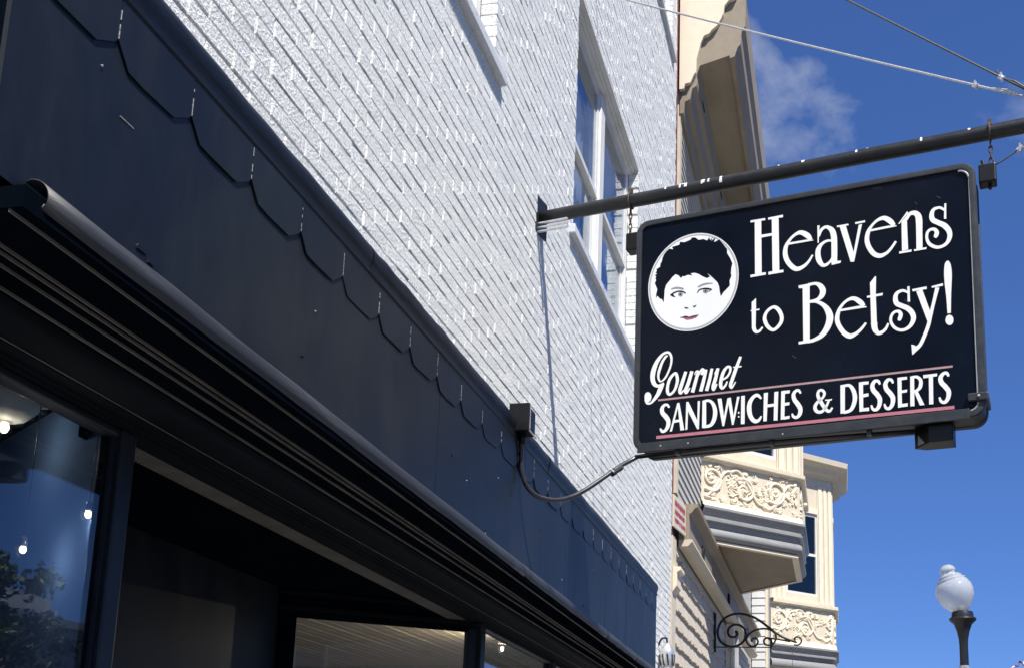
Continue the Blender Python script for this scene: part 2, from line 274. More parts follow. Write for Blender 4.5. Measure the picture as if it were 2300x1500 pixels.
LETTERS = {
 'Heavens': [('P',[1372,4779,1456,4778,1457,4765,1372,4766]),('P',[1473,4777,1558,4779,1558,4764,1474,4764]),('P',[1396,4768,1434,4768,1435,4453,1397,4452]),('P',[1494,4768,1533,4770,1535,4450,1496,4448]),('P',[1433,4681,1499,4680,1498,4665,1432,4663]),('P',[1371,4451,1458,4453,1459,4438,1371,4436]),('P',[1473,4452,1558,4451,1558,4436,1473,4435]),('P',[1585,4606,1689,4606,1726,4598,1726,4594,1585,4593]),('R',[1712,4600,20,1693,4630,30,1657,4654,25,1624,4646,17,1594,4620,17,1573,4584,23,1569,4539,27,1582,4495,27,1612,4455,27,1638,4442,25,1671,4452,20,1698,4475,15,1721,4510,10]),('P',[1749,4678,1762,4677,1759,4639,1755,4575,1749,4575]),('R',[1755,4612,14,1769,4645,17,1788,4660,17,1808,4657,20,1830,4633,29,1839,4593,32,1840,4520,32,1838,4448,32]),('P',[1822,4454,1875,4450,1872,4437,1824,4433]),('R',[1826,4575,12,1800,4578,14,1771,4564,19,1754,4539,27,1750,4508,29,1756,4472,29,1775,4441,21,1798,4441,17,1818,4458,13,1828,4477,10]),('P',[1856,4657,1918,4658,1920,4648,1856,4648]),('P',[1871,4649,1905,4648,1944,4484,1945,4431,1926,4434]),('P',[1974,4640,1992,4643,1945,4431,1939,4441,1943,4485]),('P',[1955,4659,2009,4661,2008,4649,1956,4648]),('P',[2033,4603,2133,4607,2174,4600,2173,4595,2032,4590]),('R',[2160,4602,20,2142,4630,28,2110,4655,25,2075,4649,17,2043,4622,15,2023,4588,22,2016,4544,25,2026,4501,26,2051,4459,26,2082,4442,25,2114,4450,18,2139,4471,15,2168,4510,13]),('P',[2231,4671,2237,4662,2189,4606,2183,4608]),('P',[2200,4617,2228,4646,2230,4452,2198,4449]),('R',[2225,4623,15,2243,4652,20,2268,4655,26,2286,4637,31,2291,4604,34,2290,4543,32,2288,4445,32]),('P',[2183,4448,2248,4449,2247,4437,2183,4436]),('P',[2259,4447,2325,4449,2323,4438,2260,4437]),('P',[2423,4679,2433,4679,2430,4590,2418,4592]),('R',[2423,4640,11,2408,4655,14,2392,4661,15,2367,4654,19,2356,4626,24,2362,4597,27,2390,4575,27,2420,4553,29,2441,4519,27,2443,4485,24,2428,4454,19,2401,4439,17,2371,4441,18,2341,4463,18,2328,4495,15,2331,4529,15,2347,4544,16,2368,4542,18,2379,4523,22,2374,4504,22,2368,4495,13])],
 'to': [('P',[1377,4288,1402,4309,1402,4261,1399,4133,1378,4133,1377,4230]),('R',[1388,4145,22,1393,4124,21,1406,4111,17,1423,4116,14,1438,4134,10]),('P',[1370,4242,1422,4244,1420,4235,1371,4236]),('R',[1501,4241,18,1530,4218,22,1546,4174,21,1536,4137,20,1500,4109,18,1467,4134,21,1450,4181,21,1464,4221,17,1501,4241,18])],
 'Betsy!': [('P',[1663,4326,1702,4332,1698,4015,1663,4020]),('P',[1640,4344,1706,4347,1705,4330,1665,4325,1642,4328]),('R',[1693,4340,17,1735,4341,17,1762,4321,28,1774,4290,32,1763,4261,28,1737,4246,17,1698,4243,13]),('R',[1698,4240,13,1737,4236,17,1775,4211,23,1800,4173,33,1809,4131,37,1795,4082,35,1763,4040,28,1721,4020,20,1688,4016,19]),('P',[1637,4022,1711,4025,1711,4008,1638,4007]),('R',[1991,4171,20,1972,4197,27,1938,4223,22,1903,4217,16,1871,4189,16,1853,4153,22,1848,4113,25,1860,4074,25,1885,4035,26,1915,4014,27,1946,4024,19,1974,4045,16,2000,4076,12]),('P',[1857,4172,1970,4177,2005,4167,2005,4162,1856,4160]),('P',[2026,4298,2054,4331,2059,4328,2055,4229,2057,4048,2027,4053]),('R',[2042,4071,33,2046,4034,29,2062,4010,21,2084,4013,18,2103,4030,15,2116,4056,11]),('P',[2008,4225,2092,4230,2090,4216,2009,4214]),('P',[2219,4245,2231,4245,2231,4158,2218,4161]),('R',[2224,4209,11,2197,4226,15,2167,4218,19,2156,4193,24,2162,4160,26,2191,4140,26,2219,4122,27,2240,4093,27,2245,4060,25,2229,4027,21,2202,4010,17,2172,4011,16,2144,4032,16,2129,4066,15,2134,4097,15,2151,4114,15,2172,4113,17,2181,4094,21,2174,4071,20,2170,4062,11]),('P',[2243,4226,2317,4230,2318,4215,2246,4213]),('P',[2264,4210,2295,4217,2334,4079,2329,4032,2316,4034]),('P',[2342,4227,2400,4234,2400,4220,2344,4217]),('R',[2371,4215,21,2350,4135,17,2330,4060,19,2319,4014,19,2297,3959,19,2275,3915,19,2252,3895,23,2239,3883,19]),('P',[2230,3923,2242,3919,2260,3905,2263,3897,2244,3872,2233,3865]),('R',[2428,4355,8,2427,4341,26,2427,4317,35,2427,4277,39,2426,4222,34,2426,4155,24,2425,4065,17]),('P',[2445,4025,2444,4016,2441,4009,2436,4003,2431,4000,2424,4000,2418,4002,2413,4007,2408,4014,2406,4022,2405,4031,2407,4039,2410,4047,2414,4052,2420,4055,2426,4056,2432,4053,2438,4049,2442,4042,2445,4034])],
 'Gourmet': [('R',[887,4045,11,874,4037,14,856,4010,15,840,3967,17,833,3932,14,840,3903,11,852,3897,9,875,3915,12,896,3954,12,909,3994,12,910,4032,14,898,4058,14,880,4064,14,853,4052,17,823,4014,24,804,3966,29,799,3921,27,810,3887,24,831,3872,18,855,3878,15,867,3886,9]),('R',[864,3883,15,849,3858,27,832,3822,24,811,3795,18,790,3776,12,769,3779,15,758,3804,15]),('P',[794,3812,793,3803,790,3795,786,3789,780,3785,773,3785,767,3787,761,3792,756,3799,753,3807,752,3817,753,3826,755,3833,760,3839,766,3843,772,3843,779,3841,785,3836,790,3829,793,3821]),('R',[935,3934,16,947,3905,18,945,3873,18,930,3833,15,904,3813,15,890,3830,18,891,3868,18,905,3908,18,935,3934,16]),('R',[997,3936,18,977,3875,21,963,3829,21,969,3811,12,987,3830,9]),('R',[1033,3934,20,1013,3868,21,997,3825,21,1003,3810,12,1022,3837,8]),('R',[1070,3931,16,1053,3865,20,1037,3809,21]),('R',[1049,3910,5,1056,3927,8,1070,3930,12]),('R',[1063,3891,9,1077,3918,12,1092,3937,13,1100,3927,18,1089,3905,16]),('R',[1116,3932,16,1101,3868,20,1085,3809,21]),('R',[1150,3934,16,1136,3870,19,1119,3808,20]),('R',[1185,3931,17,1171,3874,20,1157,3826,20,1162,3809,13,1179,3841,8]),('R',[1104,3897,9,1117,3925,12]),('R',[1136,3899,9,1153,3929,12]),('R',[1166,3898,9,1182,3928,12]),('R',[1211,3860,10,1237,3874,12,1254,3901,13,1254,3926,15,1237,3930,15,1217,3906,19,1203,3861,20,1201,3826,19,1211,3811,15,1228,3826,12,1238,3848,8]),('R',[1314,3981,16,1286,3909,20,1266,3853,20,1257,3822,19,1263,3807,12,1274,3820,9,1286,3839,6]),('P',[1271,3928,1321,3927,1318,3919,1273,3921])],
 'SANDWICHES': [('R',[901,3737,11,889,3754,14,870,3753,17,858,3734,23,862,3709,25,881,3686,27,896,3660,25,894,3628,23,878,3605,18,860,3603,16,849,3621,9]),('P',[948,3758,959,3758,919,3597,906,3596]),('P',[948,3758,961,3758,991,3597,968,3596]),('P',[931,3660,966,3662,967,3647,929,3644]),('P',[1001,3757,1014,3758,1009,3597,997,3596]),('P',[1001,3757,1014,3757,1074,3628,1074,3592,1066,3593,1003,3721]),('P',[1068,3754,1081,3755,1076,3593,1066,3594]),('P',[1095,3754,1117,3756,1118,3595,1094,3596]),('R',[1109,3750,15,1137,3748,15,1159,3723,20,1169,3681,24,1163,3638,24,1144,3608,20,1106,3601,14]),('P',[1182,3754,1205,3754,1222,3632,1219,3594,1211,3594]),('P',[1239,3751,1252,3752,1221,3594,1213,3617]),('P',[1239,3751,1258,3753,1276,3633,1273,3595,1265,3595]),('P',[1294,3753,1308,3752,1274,3595,1268,3615]),('P',[1317,3754,1338,3754,1336,3593,1315,3594]),('P',[1307,3660,1307,3658,1306,3656,1305,3655,1304,3654,1303,3654,1302,3654,1300,3655,1299,3657,1299,3659,1299,3661,1299,3663,1299,3664,1300,3665,1302,3666,1303,3666,1304,3666,1305,3665,1306,3663,1307,3662]),('P',[1307,3637,1307,3635,1306,3634,1305,3633,1304,3632,1303,3632,1302,3633,1301,3634,1300,3635,1299,3636,1299,3638,1299,3640,1300,3641,1301,3642,1302,3643,1303,3643,1304,3642,1305,3641,1306,3640,1307,3639]),('R',[1429,3725,10,1409,3747,18,1386,3740,20,1366,3710,24,1362,3671,26,1370,3631,24,1391,3603,22,1413,3604,18,1430,3626,9]),('P',[1444,3755,1467,3755,1459,3595,1440,3595]),('P',[1502,3754,1524,3754,1518,3592,1497,3594]),('P',[1463,3689,1501,3689,1501,3673,1462,3672]),('P',[1540,3754,1561,3755,1556,3594,1536,3594]),('P',[1557,3754,1588,3754,1586,3737,1557,3737]),('P',[1556,3686,1585,3687,1584,3671,1556,3669]),('P',[1554,3609,1585,3611,1584,3595,1553,3592]),('R',[1646,3728,10,1635,3746,15,1618,3744,17,1607,3725,21,1612,3697,23,1629,3671,25,1643,3642,24,1639,3612,21,1622,3597,17,1605,3604,15,1598,3622,8])],
 '& DESSERTS': [('R',[1814,3631,10,1798,3612,15,1780,3623,18,1755,3665,20,1738,3706,18,1743,3730,15,1760,3733,15,1773,3715,15,1763,3691,14,1733,3667,17,1721,3642,19,1732,3618,18,1758,3615,17,1780,3639,14,1796,3672,12]),('P',[1775,3679,1814,3679,1810,3670,1777,3672]),('P',[1858,3749,1882,3750,1879,3593,1856,3591]),('R',[1874,3742,15,1904,3742,16,1923,3718,21,1933,3678,23,1927,3637,22,1908,3605,19,1872,3596,15]),('P',[1955,3752,1977,3753,1975,3591,1955,3591]),('P',[1973,3753,2006,3752,2006,3736,1973,3736]),('P',[1974,3685,2004,3687,2004,3670,1975,3667]),('P',[1973,3608,2005,3609,2005,3590,1973,3591]),('R',[2064,3727,10,2056,3745,16,2038,3748,18,2025,3726,22,2030,3699,24,2047,3676,25,2061,3648,24,2058,3614,21,2043,3593,18,2025,3597,15,2017,3620,9]),('R',[2131,3725,10,2123,3744,15,2105,3746,18,2092,3725,22,2097,3697,24,2114,3674,25,2128,3646,24,2125,3613,21,2110,3592,18,2092,3596,15,2084,3619,9]),('P',[2154,3752,2175,3753,2173,3591,2153,3589]),('P',[2172,3753,2203,3752,2203,3737,2171,3736]),('P',[2173,3681,2202,3683,2200,3668,2173,3666]),('P',[2172,3608,2203,3609,2201,3591,2171,3591]),('P',[2219,3751,2239,3752,2236,3589,2215,3590]),('R',[2232,3745,15,2254,3743,15,2271,3722,18,2267,3687,19,2249,3670,15,2233,3666,13]),('P',[2235,3668,2252,3673,2286,3589,2263,3589]),('P',[2284,3750,2354,3750,2353,3735,2285,3732]),('P',[2312,3737,2333,3739,2330,3588,2309,3589]),('R',[2410,3727,11,2402,3745,16,2385,3744,18,2370,3724,22,2374,3698,24,2391,3675,25,2407,3647,24,2404,3614,21,2388,3592,18,2369,3598,15,2361,3621,9])],
 'hair': [('P',[860,4366,848,4390,838,4392,821,4413,812,4400,814,4426,820,4453,810,4479,804,4494,812,4509,807,4524,812,4535,802,4542,819,4551,807,4556,816,4568,812,4578,835,4589,837,4608,845,4621,848,4639,857,4661,871,4678,890,4692,914,4684,906,4700,951,4706,954,4723,983,4716,1020,4726,1025,4737,1048,4733,1067,4715,1094,4716,1117,4703,1131,4720,1136,4701,1152,4719,1143,4695,1168,4714,1159,4685,1190,4696,1218,4655,1236,4629,1236,4605,1254,4570,1267,4537,1261,4513,1258,4480,1261,4462,1250,4436,1252,4407,1232,4388,1214,4372,1200,4350,1194,4375,1189,4413,1180,4438,1159,4462,1137,4487,1118,4504,1137,4480,1118,4473,1091,4489,1068,4507,1045,4518,1020,4518,1032,4503,1004,4512,985,4506,971,4509,964,4498,948,4518,929,4528,911,4514,897,4498,874,4473,865,4442,863,4404])],
 'dark': [('R',[900,4405,6,921,4415,9,949,4421,8,977,4413,8,992,4401,6]),('P',[898,4405,916,4410,922,4399,931,4386,915,4393]),('R',[1062,4392,5,1073,4409,7,1101,4413,8,1128,4407,10,1148,4399,5]),('P',[1123,4393,1149,4400,1133,4390]),('P',[966,4400,966,4398,965,4397,964,4396,962,4395,961,4395,959,4396,958,4397,957,4398,956,4400,956,4401,956,4403,957,4404,958,4405,959,4406,961,4406,962,4405,964,4404,965,4403,966,4401]),('P',[1115,4396,1115,4395,1114,4393,1113,4392,1111,4392,1110,4392,1108,4392,1107,4393,1106,4395,1105,4396,1105,4398,1105,4399,1106,4401,1107,4401,1108,4402,1110,4402,1111,4402,1113,4401,1114,4399,1115,4398]),('R',[987,4318,4,996,4313,7,1010,4310,3]),('R',[1036,4318,4,1047,4314,7,1057,4321,3]),('R',[962,4262,3,976,4260,5,994,4262,6,1015,4255,4,1036,4257,6,1071,4260,3]),('R',[1066,4429,7,1091,4438,9,1119,4441,7,1153,4437,3]),('R',[905,4442,4,930,4445,8,958,4440,8,980,4430,6])],
 'iris': [('P',[976,4398,975,4394,973,4390,970,4387,966,4385,961,4385,956,4387,952,4390,949,4394,947,4398,946,4403,947,4407,949,4411,952,4414,956,4415,961,4415,965,4414,969,4411,973,4407,975,4403]),('P',[1126,4394,1125,4390,1123,4385,1119,4383,1115,4381,1110,4381,1105,4383,1100,4386,1097,4390,1094,4394,1093,4399,1094,4404,1096,4408,1100,4411,1105,4413,1110,4413,1115,4411,1119,4408,1123,4404,1125,4399])],
 'lips': [('P',[973,4260,994,4261,1015,4254,1036,4256,1069,4260,1056,4245,1029,4239,1001,4239,984,4249])],
}

# ================================================================== setting
def struct(name, mb, m, **k):
    o = mb.build(name, m, **k); o['kind'] = 'structure'; return o
struct('ground', MB().box(-400, 400, -400, 400, -0.4, -0.16), 'asphalt')
struct('road', MB().box(3.6, 11.4, -120, 160, -0.159, -0.13), 'asphalt')
for x in (3.45, 11.4): struct('kerb', MB().box(x, x + 0.15, -120, 160, -0.155, 0.0), 'concrete', bevel=0.015)
struct('pavement', MB().box(-0.15, 3.45, -60, 120, -0.158, -0.004), 'concrete')
struct('pavement', MB().box(11.55, 14.4, -60, 120, -0.158, -0.004), 'concrete')
mb = MB()
for k in range(-20, 30): mb.box(7.44, 7.56, k * 4.0, k * 4.0 + 2.2, -0.126, -0.122)
struct('road_marking', mb, 'line_paint')

# ================================================================== brick building
BB = thing('brick_building', 'white painted brick building with dark shopfront band along its foot', 'building', (0, 6, 0))
Y0, Y1, ZB, ZT = -3.0, 11.62, 2.86, 12.6
WIN = [(2.9, 5.1, 5.47, 7.38), (6.9, 9.3, 5.47, 7.38), (-1.3, 0.9, 5.47, 7.38), (9.15, 11.25, 10.05, 12.0), (5.2, 7.3, 10.05, 12.0)]
# backing wall (painted joints), set back from the brick faces
core = MB(); ins = 0.009
ys = sorted({Y0, Y1, *[w[0] - ins for w in WIN], *[w[1] + ins for w in WIN]}); zs = sorted({ZB, ZT, *[w[2] - ins for w in WIN], *[w[3] + ins for w in WIN]})
def inwin(y, z): return any(w[0] - ins < y < w[1] + ins and w[2] - ins < z < w[3] + ins for w in WIN)
idx = {}
def vid(x, y, z):
    k = (x, y, z)
    if k not in idx: idx[k] = len(core.v); core.v.append(k)
    return idx[k]
XF, XB = -0.0060, -0.32
cells = {(i, j): not inwin((ys[i] + ys[i + 1]) / 2, (zs[j] + zs[j + 1]) / 2) for i in range(len(ys) - 1) for j in range(len(zs) - 1)}
for (i, j), on in cells.items():
    if not on: continue
    a, b, c, d = ys[i], ys[i + 1], zs[j], zs[j + 1]
    core.f.append((vid(XF, a, c), vid(XF, b, c), vid(XF, b, d), vid(XF, a, d)))
    core.f.append((vid(XB, a, c), vid(XB, a, d), vid(XB, b, d), vid(XB, b, c)))
    for di, dj, e in ((-1, 0, ((a, c), (a, d))), (1, 0, ((b, c), (b, d))), (0, -1, ((a, c), (b, c))), (0, 1, ((a, d), (b, d)))):
        if not cells.get((i + di, j + dj), False):
            (p, q), (r_, s_) = e; core.f.append((vid(XF, p, q), vid(XF, r_, s_), vid(XB, r_, s_), vid(XB, p, q)))
core.build('wall', 'joint_paint', BB)
# lower flank of the wall beside the shopfront and the rear mass of the building
bx('side_pier', 'jamb_white', BB, -0.32, -0.02, 10.9, 11.62, 0, 2.698)
bx('rear_mass', 'far_grey', BB, -9, -3.4, -3.0, 11.62, 2.9, 12.6)
CH, BL, JT = 0.0679, 0.2365, 0.0065
rng = random.Random(11)
def brick_verts(y0, y1, z0, z1, xf):
    c = 0.0028; j = lambda: rng.uniform(-0.0016, 0.0016); t = rng.uniform(-0.0018, 0.0018)
    f = [(xf + t + j(), y0 + c + j(), z0 + c + j()), (xf - t + j(), y1 - c + j(), z0 + c + j()), (xf - t + j(), y1 - c + j(), z1 - c + j()), (xf + t + j(), y0 + c + j(), z1 - c + j())]
    m = [(xf - c, y0, z0), (xf - c, y1, z0), (xf - c, y1, z1), (xf - c, y0, z1)]
    b = [(-0.09, y0, z0), (-0.09, y1, z0), (-0.09, y1, z1), (-0.09, y0, z1)]
    return f + m + b
BF = [(0, 1, 2, 3)] + [(i + 4, (i + 1) % 4 + 4, (i + 1) % 4, i) for i in range(4)] + [(i + 8, (i + 1) % 4 + 8, (i + 1) % 4 + 4, i + 4) for i in range(4)]
bricks = []
nk = int((ZT - ZB) / CH)
for k in range(nk):
    z0 = 3.806 + (k - 16) * CH; z1 = z0 + CH - JT
    if z1 > ZT: break
    if z0 < ZB + 0.01: continue
    off = 2.593 + (0.5 * BL if k % 2 else 0) + rng.uniform(-0.012, 0.012)
    zz = z0 + rng.uniform(-0.0012, 0.0012)
    for n in range(-26, 42):
        y0 = off + n * BL + rng.uniform(-0.004, 0.004); y1 = off + (n + 1) * BL - JT * rng.uniform(0.75, 1.2)
        y0 = max(y0, Y0); y1 = min(y1, Y1)
        segs = [(y0, y1)]
        for w in WIN:
            if z1 > w[2] - 0.012 and z0 < w[3] + 0.012:
                ns = []
                for a, b in segs:
                    if b <= w[0] or a >= w[1]: ns.append((a, b)); continue
                    if a < w[0]: ns.append((a, w[0]))
                    if b > w[1]: ns.append((w[1], b))
                segs = ns
        for a, b in segs:
            if b - a > 0.03: bricks.append((a, b, zz, zz + CH - JT, rng.uniform(-0.0015, 0.0018)))
def vis(b):
    ps = [project((0, b[0], b[2])), project((0, b[1], b[2])), project((0, b[1], b[3])), project((0, b[0], b[3]))]
    if any(p[2] < 0.3 for p in ps): return 0
    cx = sum(p[0] for p in ps) / 4; cy = sum(p[1] for p in ps) / 4
    if not (0 < cx < 2300 and 0 < cy < 1500): return 0
    if cx < 1500 and cy > 1.2074 * (cx - 395) - 10: return 0      # behind the fascia
    return abs(sum(ps[i][0] * ps[(i + 1) % 4][1] - ps[(i + 1) % 4][0] * ps[i][1] for i in range(4))) / 2
order = sorted(range(len(bricks)), key=lambda i: -vis(bricks[i]))
near = set(order[:300])
rest = MB()
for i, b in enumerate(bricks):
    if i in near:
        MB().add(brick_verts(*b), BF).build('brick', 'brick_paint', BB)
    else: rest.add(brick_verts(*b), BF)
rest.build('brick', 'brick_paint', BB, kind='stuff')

def window(w, cols=2, label=None):
    y0, y1, z0, z1 = w
    fr = MB(); t = 0.07; xb, xf = -0.17, -0.095
    fr.box(xb, xf, y0, y0 + t, z0, z1).box(xb, xf, y1 - t, y1, z0, z1).box(xb, xf, y0 + t, y1 - t, z0, z0 + 0.05).box(xb, xf, y0 + t, y1 - t, z1 - t, z1)
    o = fr.build('window', 'trim_white', BB, bevel=0.004)
    ymid = (y0 + y1) / 2
    bx('mullion', 'trim_white', o, xb, xf + 0.02, ymid - 0.075, ymid + 0.075, z0 + 0.05, z1 - t, bevel=0.006)
    zm = z0 + 0.46 * (z1 - z0) + 0.05
    for a, b in ((y0 + t, ymid - 0.075), (ymid + 0.075, y1 - t)):
        s = MB(); e = 0.045
        for lo, hi, xx in ((z0 + 0.05, zm, -0.155), (zm - 0.035, z1 - t, -0.125)):
            s.box(xx, xx + 0.03, a, a + e, lo, hi).box(xx, xx + 0.03, b - e, b, lo, hi).box(xx, xx + 0.03, a + e, b - e, lo, lo + e).box(xx, xx + 0.03, a + e, b - e, hi - e, hi)
        s.build('sash', 'trim_white', o)
        bx('pane', 'glass_upper', o, -0.141, -0.137, a + 0.04, b - 0.04, z0 + 0.09, zm - 0.04)
        bx('pane', 'glass_upper', o, -0.111, -0.107, a + 0.04, b - 0.04, zm + 0.005, z1 - t - 0.04)
        cu = MB(); nn = 44; hgt = z1 - t
        cv_ = [(-0.225 + 0.018 * math.sin(q * 1.35 + y0) * (0.6 + 0.4 * math.sin(q * 0.37)), a + (b - a) * q / nn) for q in range(nn + 1)]
        cu.add([(x, y, zz) for zz in (z0 + 0.02, hgt) for x, y in cv_], [(q, q + 1, nn + 2 + q, nn + 1 + q) for q in range(nn) if not nn * 0.38 < q < nn * 0.62])
        cu.build('curtain', 'interior_white', o, smooth=True)
    # moulded lintel and stone sill
    lt = MB()
    for i, (x1, za, zb_) in enumerate(((-0.06, z1 - 0.055, z1 - 0.001), (-0.035, z1 - 0.035, z1 - 0.001), (0.004, z1 - 0.016, z1 + 0.004))):
        lt.box(-0.098 if i == 0 else (-0.06, -0.035)[i - 1], x1, y0 + 0.002, y1 - 0.002, za, zb_)
    lt.build('lintel', 'trim_white', o)
    si = MB(); sy0, sy1 = y0 - 0.10, y1 + 0.10
    si.hexa([(-0.2, sy0, z0 - 0.075), (0.042, sy0, z0 - 0.075), (0.042, sy1, z0 - 0.075), (-0.2, sy1, z0 - 0.075)], [(-0.2, sy0, z0 + 0.012), (0.042, sy0, z0 - 0.008), (0.042, sy1, z0 - 0.008), (-0.2, sy1, z0 + 0.012)])
    si.build('sill', 'sill_stone', o, bevel=0.006)
for w in WIN: window(w)
# room behind the upper windows
bx('upper_room', 'interior_dark', BB, -3.39, -3.35, -2.9, 11.5, 2.9, 12.5)
bx('roof', 'asphalt', BB, -9, -0.05, -3.0, 11.62, 12.605, 12.7)

# ================================================================== shopfront
SF = thing('shopfront', 'dark navy shopfront with scalloped metal fascia, soffit and recessed entrance', 'shopfront', (0.15, 5.7, 0))
FY0, FY1, FX = 1.72, 9.76, 0.15
# fascia sheets
seams = [1.72, 4.18, 6.38, 7.55, 8.35, 9.76]
for i in range(len(seams) - 1):
    a, b = seams[i], seams[i + 1]; mb = MB(); nn = 10
    wv = [0.0, *[rng.uniform(-0.0022, 0.0022) for _ in range(nn - 1)], 0.0]
    pts = []
    for k in range(nn + 1):
        y = a + (b - a) * k / nn - (0.0025 if k == nn else 0); 
        for z, s_ in ((2.79, 0.3), (2.95, 1), (3.12, 1), (3.30, 0.6), (3.47, 0.2)): pts.append((FX + wv[k] * s_ + 0.0006 * i, y, z))
    fs = [(k * 5 + j, (k + 1) * 5 + j, (k + 1) * 5 + j + 1, k * 5 + j + 1) for k in range(nn) for j in range(4)]
    mb.add(pts, fs); mb.add([(FX - 0.012, a, 2.79), (FX + 0.0006 * i, a, 2.79), (FX + 0.0006 * i, a, 3.47), (FX - 0.012, a, 3.47)], [(0, 1, 2, 3)])
    mb.build('fascia_panel', 'navy', SF, smooth=True)
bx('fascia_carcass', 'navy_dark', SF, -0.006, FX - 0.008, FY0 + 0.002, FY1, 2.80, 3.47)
# rolled cap
prof = [(FX + 0.004, 3.405), (FX + 0.010, 3.412)] + [(FX - 0.035 + 0.052 * math.cos(R(a)), 3.475 + 0.062 * math.sin(R(a))) for a in range(-35, 121, 12)] + [(0.06, 3.552), (0.001, 3.575), (0.001, 3.47)]
caps = [1.72, 3.43, 4.36, 5.9, 7.62, 9.77]
for i in range(len(caps) - 1):
    mb = MB(); a, b = caps[i], caps[i + 1]; n_ = 14; d0 = 0.0
    rows = []
    for k in range(n_ + 1):
        y = a + (b - a) * k / n_; dz = 0.0 if k in (0, n_) else rng.uniform(-0.003, 0.003); dx = rng.uniform(-0.0015, 0.0015)
        rows.append([(p[0] + dx * (0.3 + (p[1] > 3.42)) + 0.0015 * (i % 2), y - (0.002 if k == n_ else 0), p[1] + dz * (p[1] > 3.43)) for p in prof])
    K = len(prof); mb.add([q for r_ in rows for q in r_], [(k * K + j, k * K + j + 1, (k + 1) * K + j + 1, (k + 1) * K + j) for k in range(n_) for j in range(K - 1)])
    if i == 0: mb.add(rows[0], [tuple(range(K))])
    if i == len(caps) - 2: mb.add(rows[-1], [tuple(range(K))])
    mb.build('fascia_cap', 'navy_cap', SF, auto=40)
# scalloped valance tabs
k = 0; yk = 2.03 - 0.2985 * 2
while yk < FY1 - 0.05:
    L_ = 0.2985
    out = [(0.0, 3.302), (0.046, 3.250), (0.10, 3.2475), (0.228, 3.251), (0.288, 3.290), (0.296, 3.302), (0.296, 3.425), (0.0, 3.425)]
    pts = [(min(max(yk + p[0], FY0 + 0.004), FY1 - 0.01), p[1] + rng.uniform(-0.002, 0.002)) for p in out]
    if pts[5][0] - pts[0][0] > 0.03:
        dx = rng.uniform(0, 0.0012)
        t = MB().prism(pts, lambda y, z: (FX + 0.002, y, z), lambda y, z: (FX + 0.0050 + dx, y, z)).build('scallop', 'navy', SF)
        if pts[6][0] < FY1 - 0.02:
            mb = MB(); y = yk + L_ - 0.0009; z = 3.303
            while z < 3.303 + (0.105 if k in (3, 8, 13) else 0.072):
                h = rng.uniform(0.004, 0.014)
                if rng.random() < 0.82: mb.box(FX + 0.004, FX + 0.0068, y - rng.uniform(0.0006, 0.0012), y + rng.uniform(0.0004, 0.001), z, z + h)
                z += h + rng.uniform(0, 0.004)
            mb.build('worn_edge', 'seam_worn', t)
    yk += L_; k += 1
for y, z in ((5.20, 3.36), (2.605, 3.40), (3.42, 3.445), (1.99, 3.205), (2.52, 3.412), (3.06, 3.10), (4.55, 2.98), (5.0, 3.12), (7.1, 3.1), (6.3, 2.9)):
    MB().lathe([(0.0026, -0.002), (0.0026, 0.0015), (0.001, 0.0025)], (FX + 0.003, y, z), 8, Matrix.Rotation(R(90), 3, 'Y')).build('rivet', 'seam_worn', SF)
bx('scratch', 'seam_worn', SF, FX, FX + 0.0025, 2.07, 2.12, 3.131, 3.1325)
for y, z, s_ in ((2.19, 2.865, 0.03), (2.23, 2.85, 0.018), (4.86, 2.84, 0.04), (4.92, 2.83, 0.025), (3.45, 2.83, 0.012), (6.9, 2.86, 0.03), (7.9, 2.9, 0.05), (5.8, 3.05, 0.012), (4.35, 3.03, 0.012), (3.0, 2.93, 0.008)):
    pts = [(y + s_ * rng.uniform(0.5, 1) * math.cos(a_), z + 0.35 * s_ * rng.uniform(0.4, 1) * math.sin(a_)) for a_ in [k_ * 0.785 for k_ in range(8)]]
    MB().prism(pts, lambda y_, z_: (FX - 0.001, y_, z_), lambda y_, z_: (FX + 0.0048, y_ + 0.004, z_ + 0.002)).build('paint_blister', 'navy_cap', SF)
# gutter trim under the fascia
gp = [(FX + 0.001, 2.812), (FX + 0.012, 2.818)] + [(FX + 0.014 + 0.046 * math.sin(R(a)), 2.772 + 0.046 * math.cos(R(a))) for a in range(0, 116, 9)] + [(FX + 0.040, 2.738), (FX + 0.038, 2.742), (FX + 0.05, 2.76)]
gs = [1.815, 5.35, 7.4, 8.5, 9.74]
for i in range(len(gs) - 1):
    mb = MB(); n_ = 16; K = len(gp); rows = []
    for q in range(n_ + 1):
        y = gs[i] + (gs[i + 1] - gs[i] - 0.003) * q / n_; dd = rng.uniform(-0.0018, 0.0018); dz = rng.uniform(-0.0018, 0.0018)
        rows.append([(p[0] + dd + 0.001 * (i % 2), y, p[1] + dz) for p in gp])
    mb.add([v for r_ in rows for v in r_], [(q * K + j, q * K + j + 1, (q + 1) * K + j + 1, (q + 1) * K + j) for q in range(n_) for j in range(K - 1)])
    o = mb.build('gutter_trim', 'gutter', SF, auto=50); sm = o.modifiers.new('solid', 'SOLIDIFY'); sm.thickness = 0.003
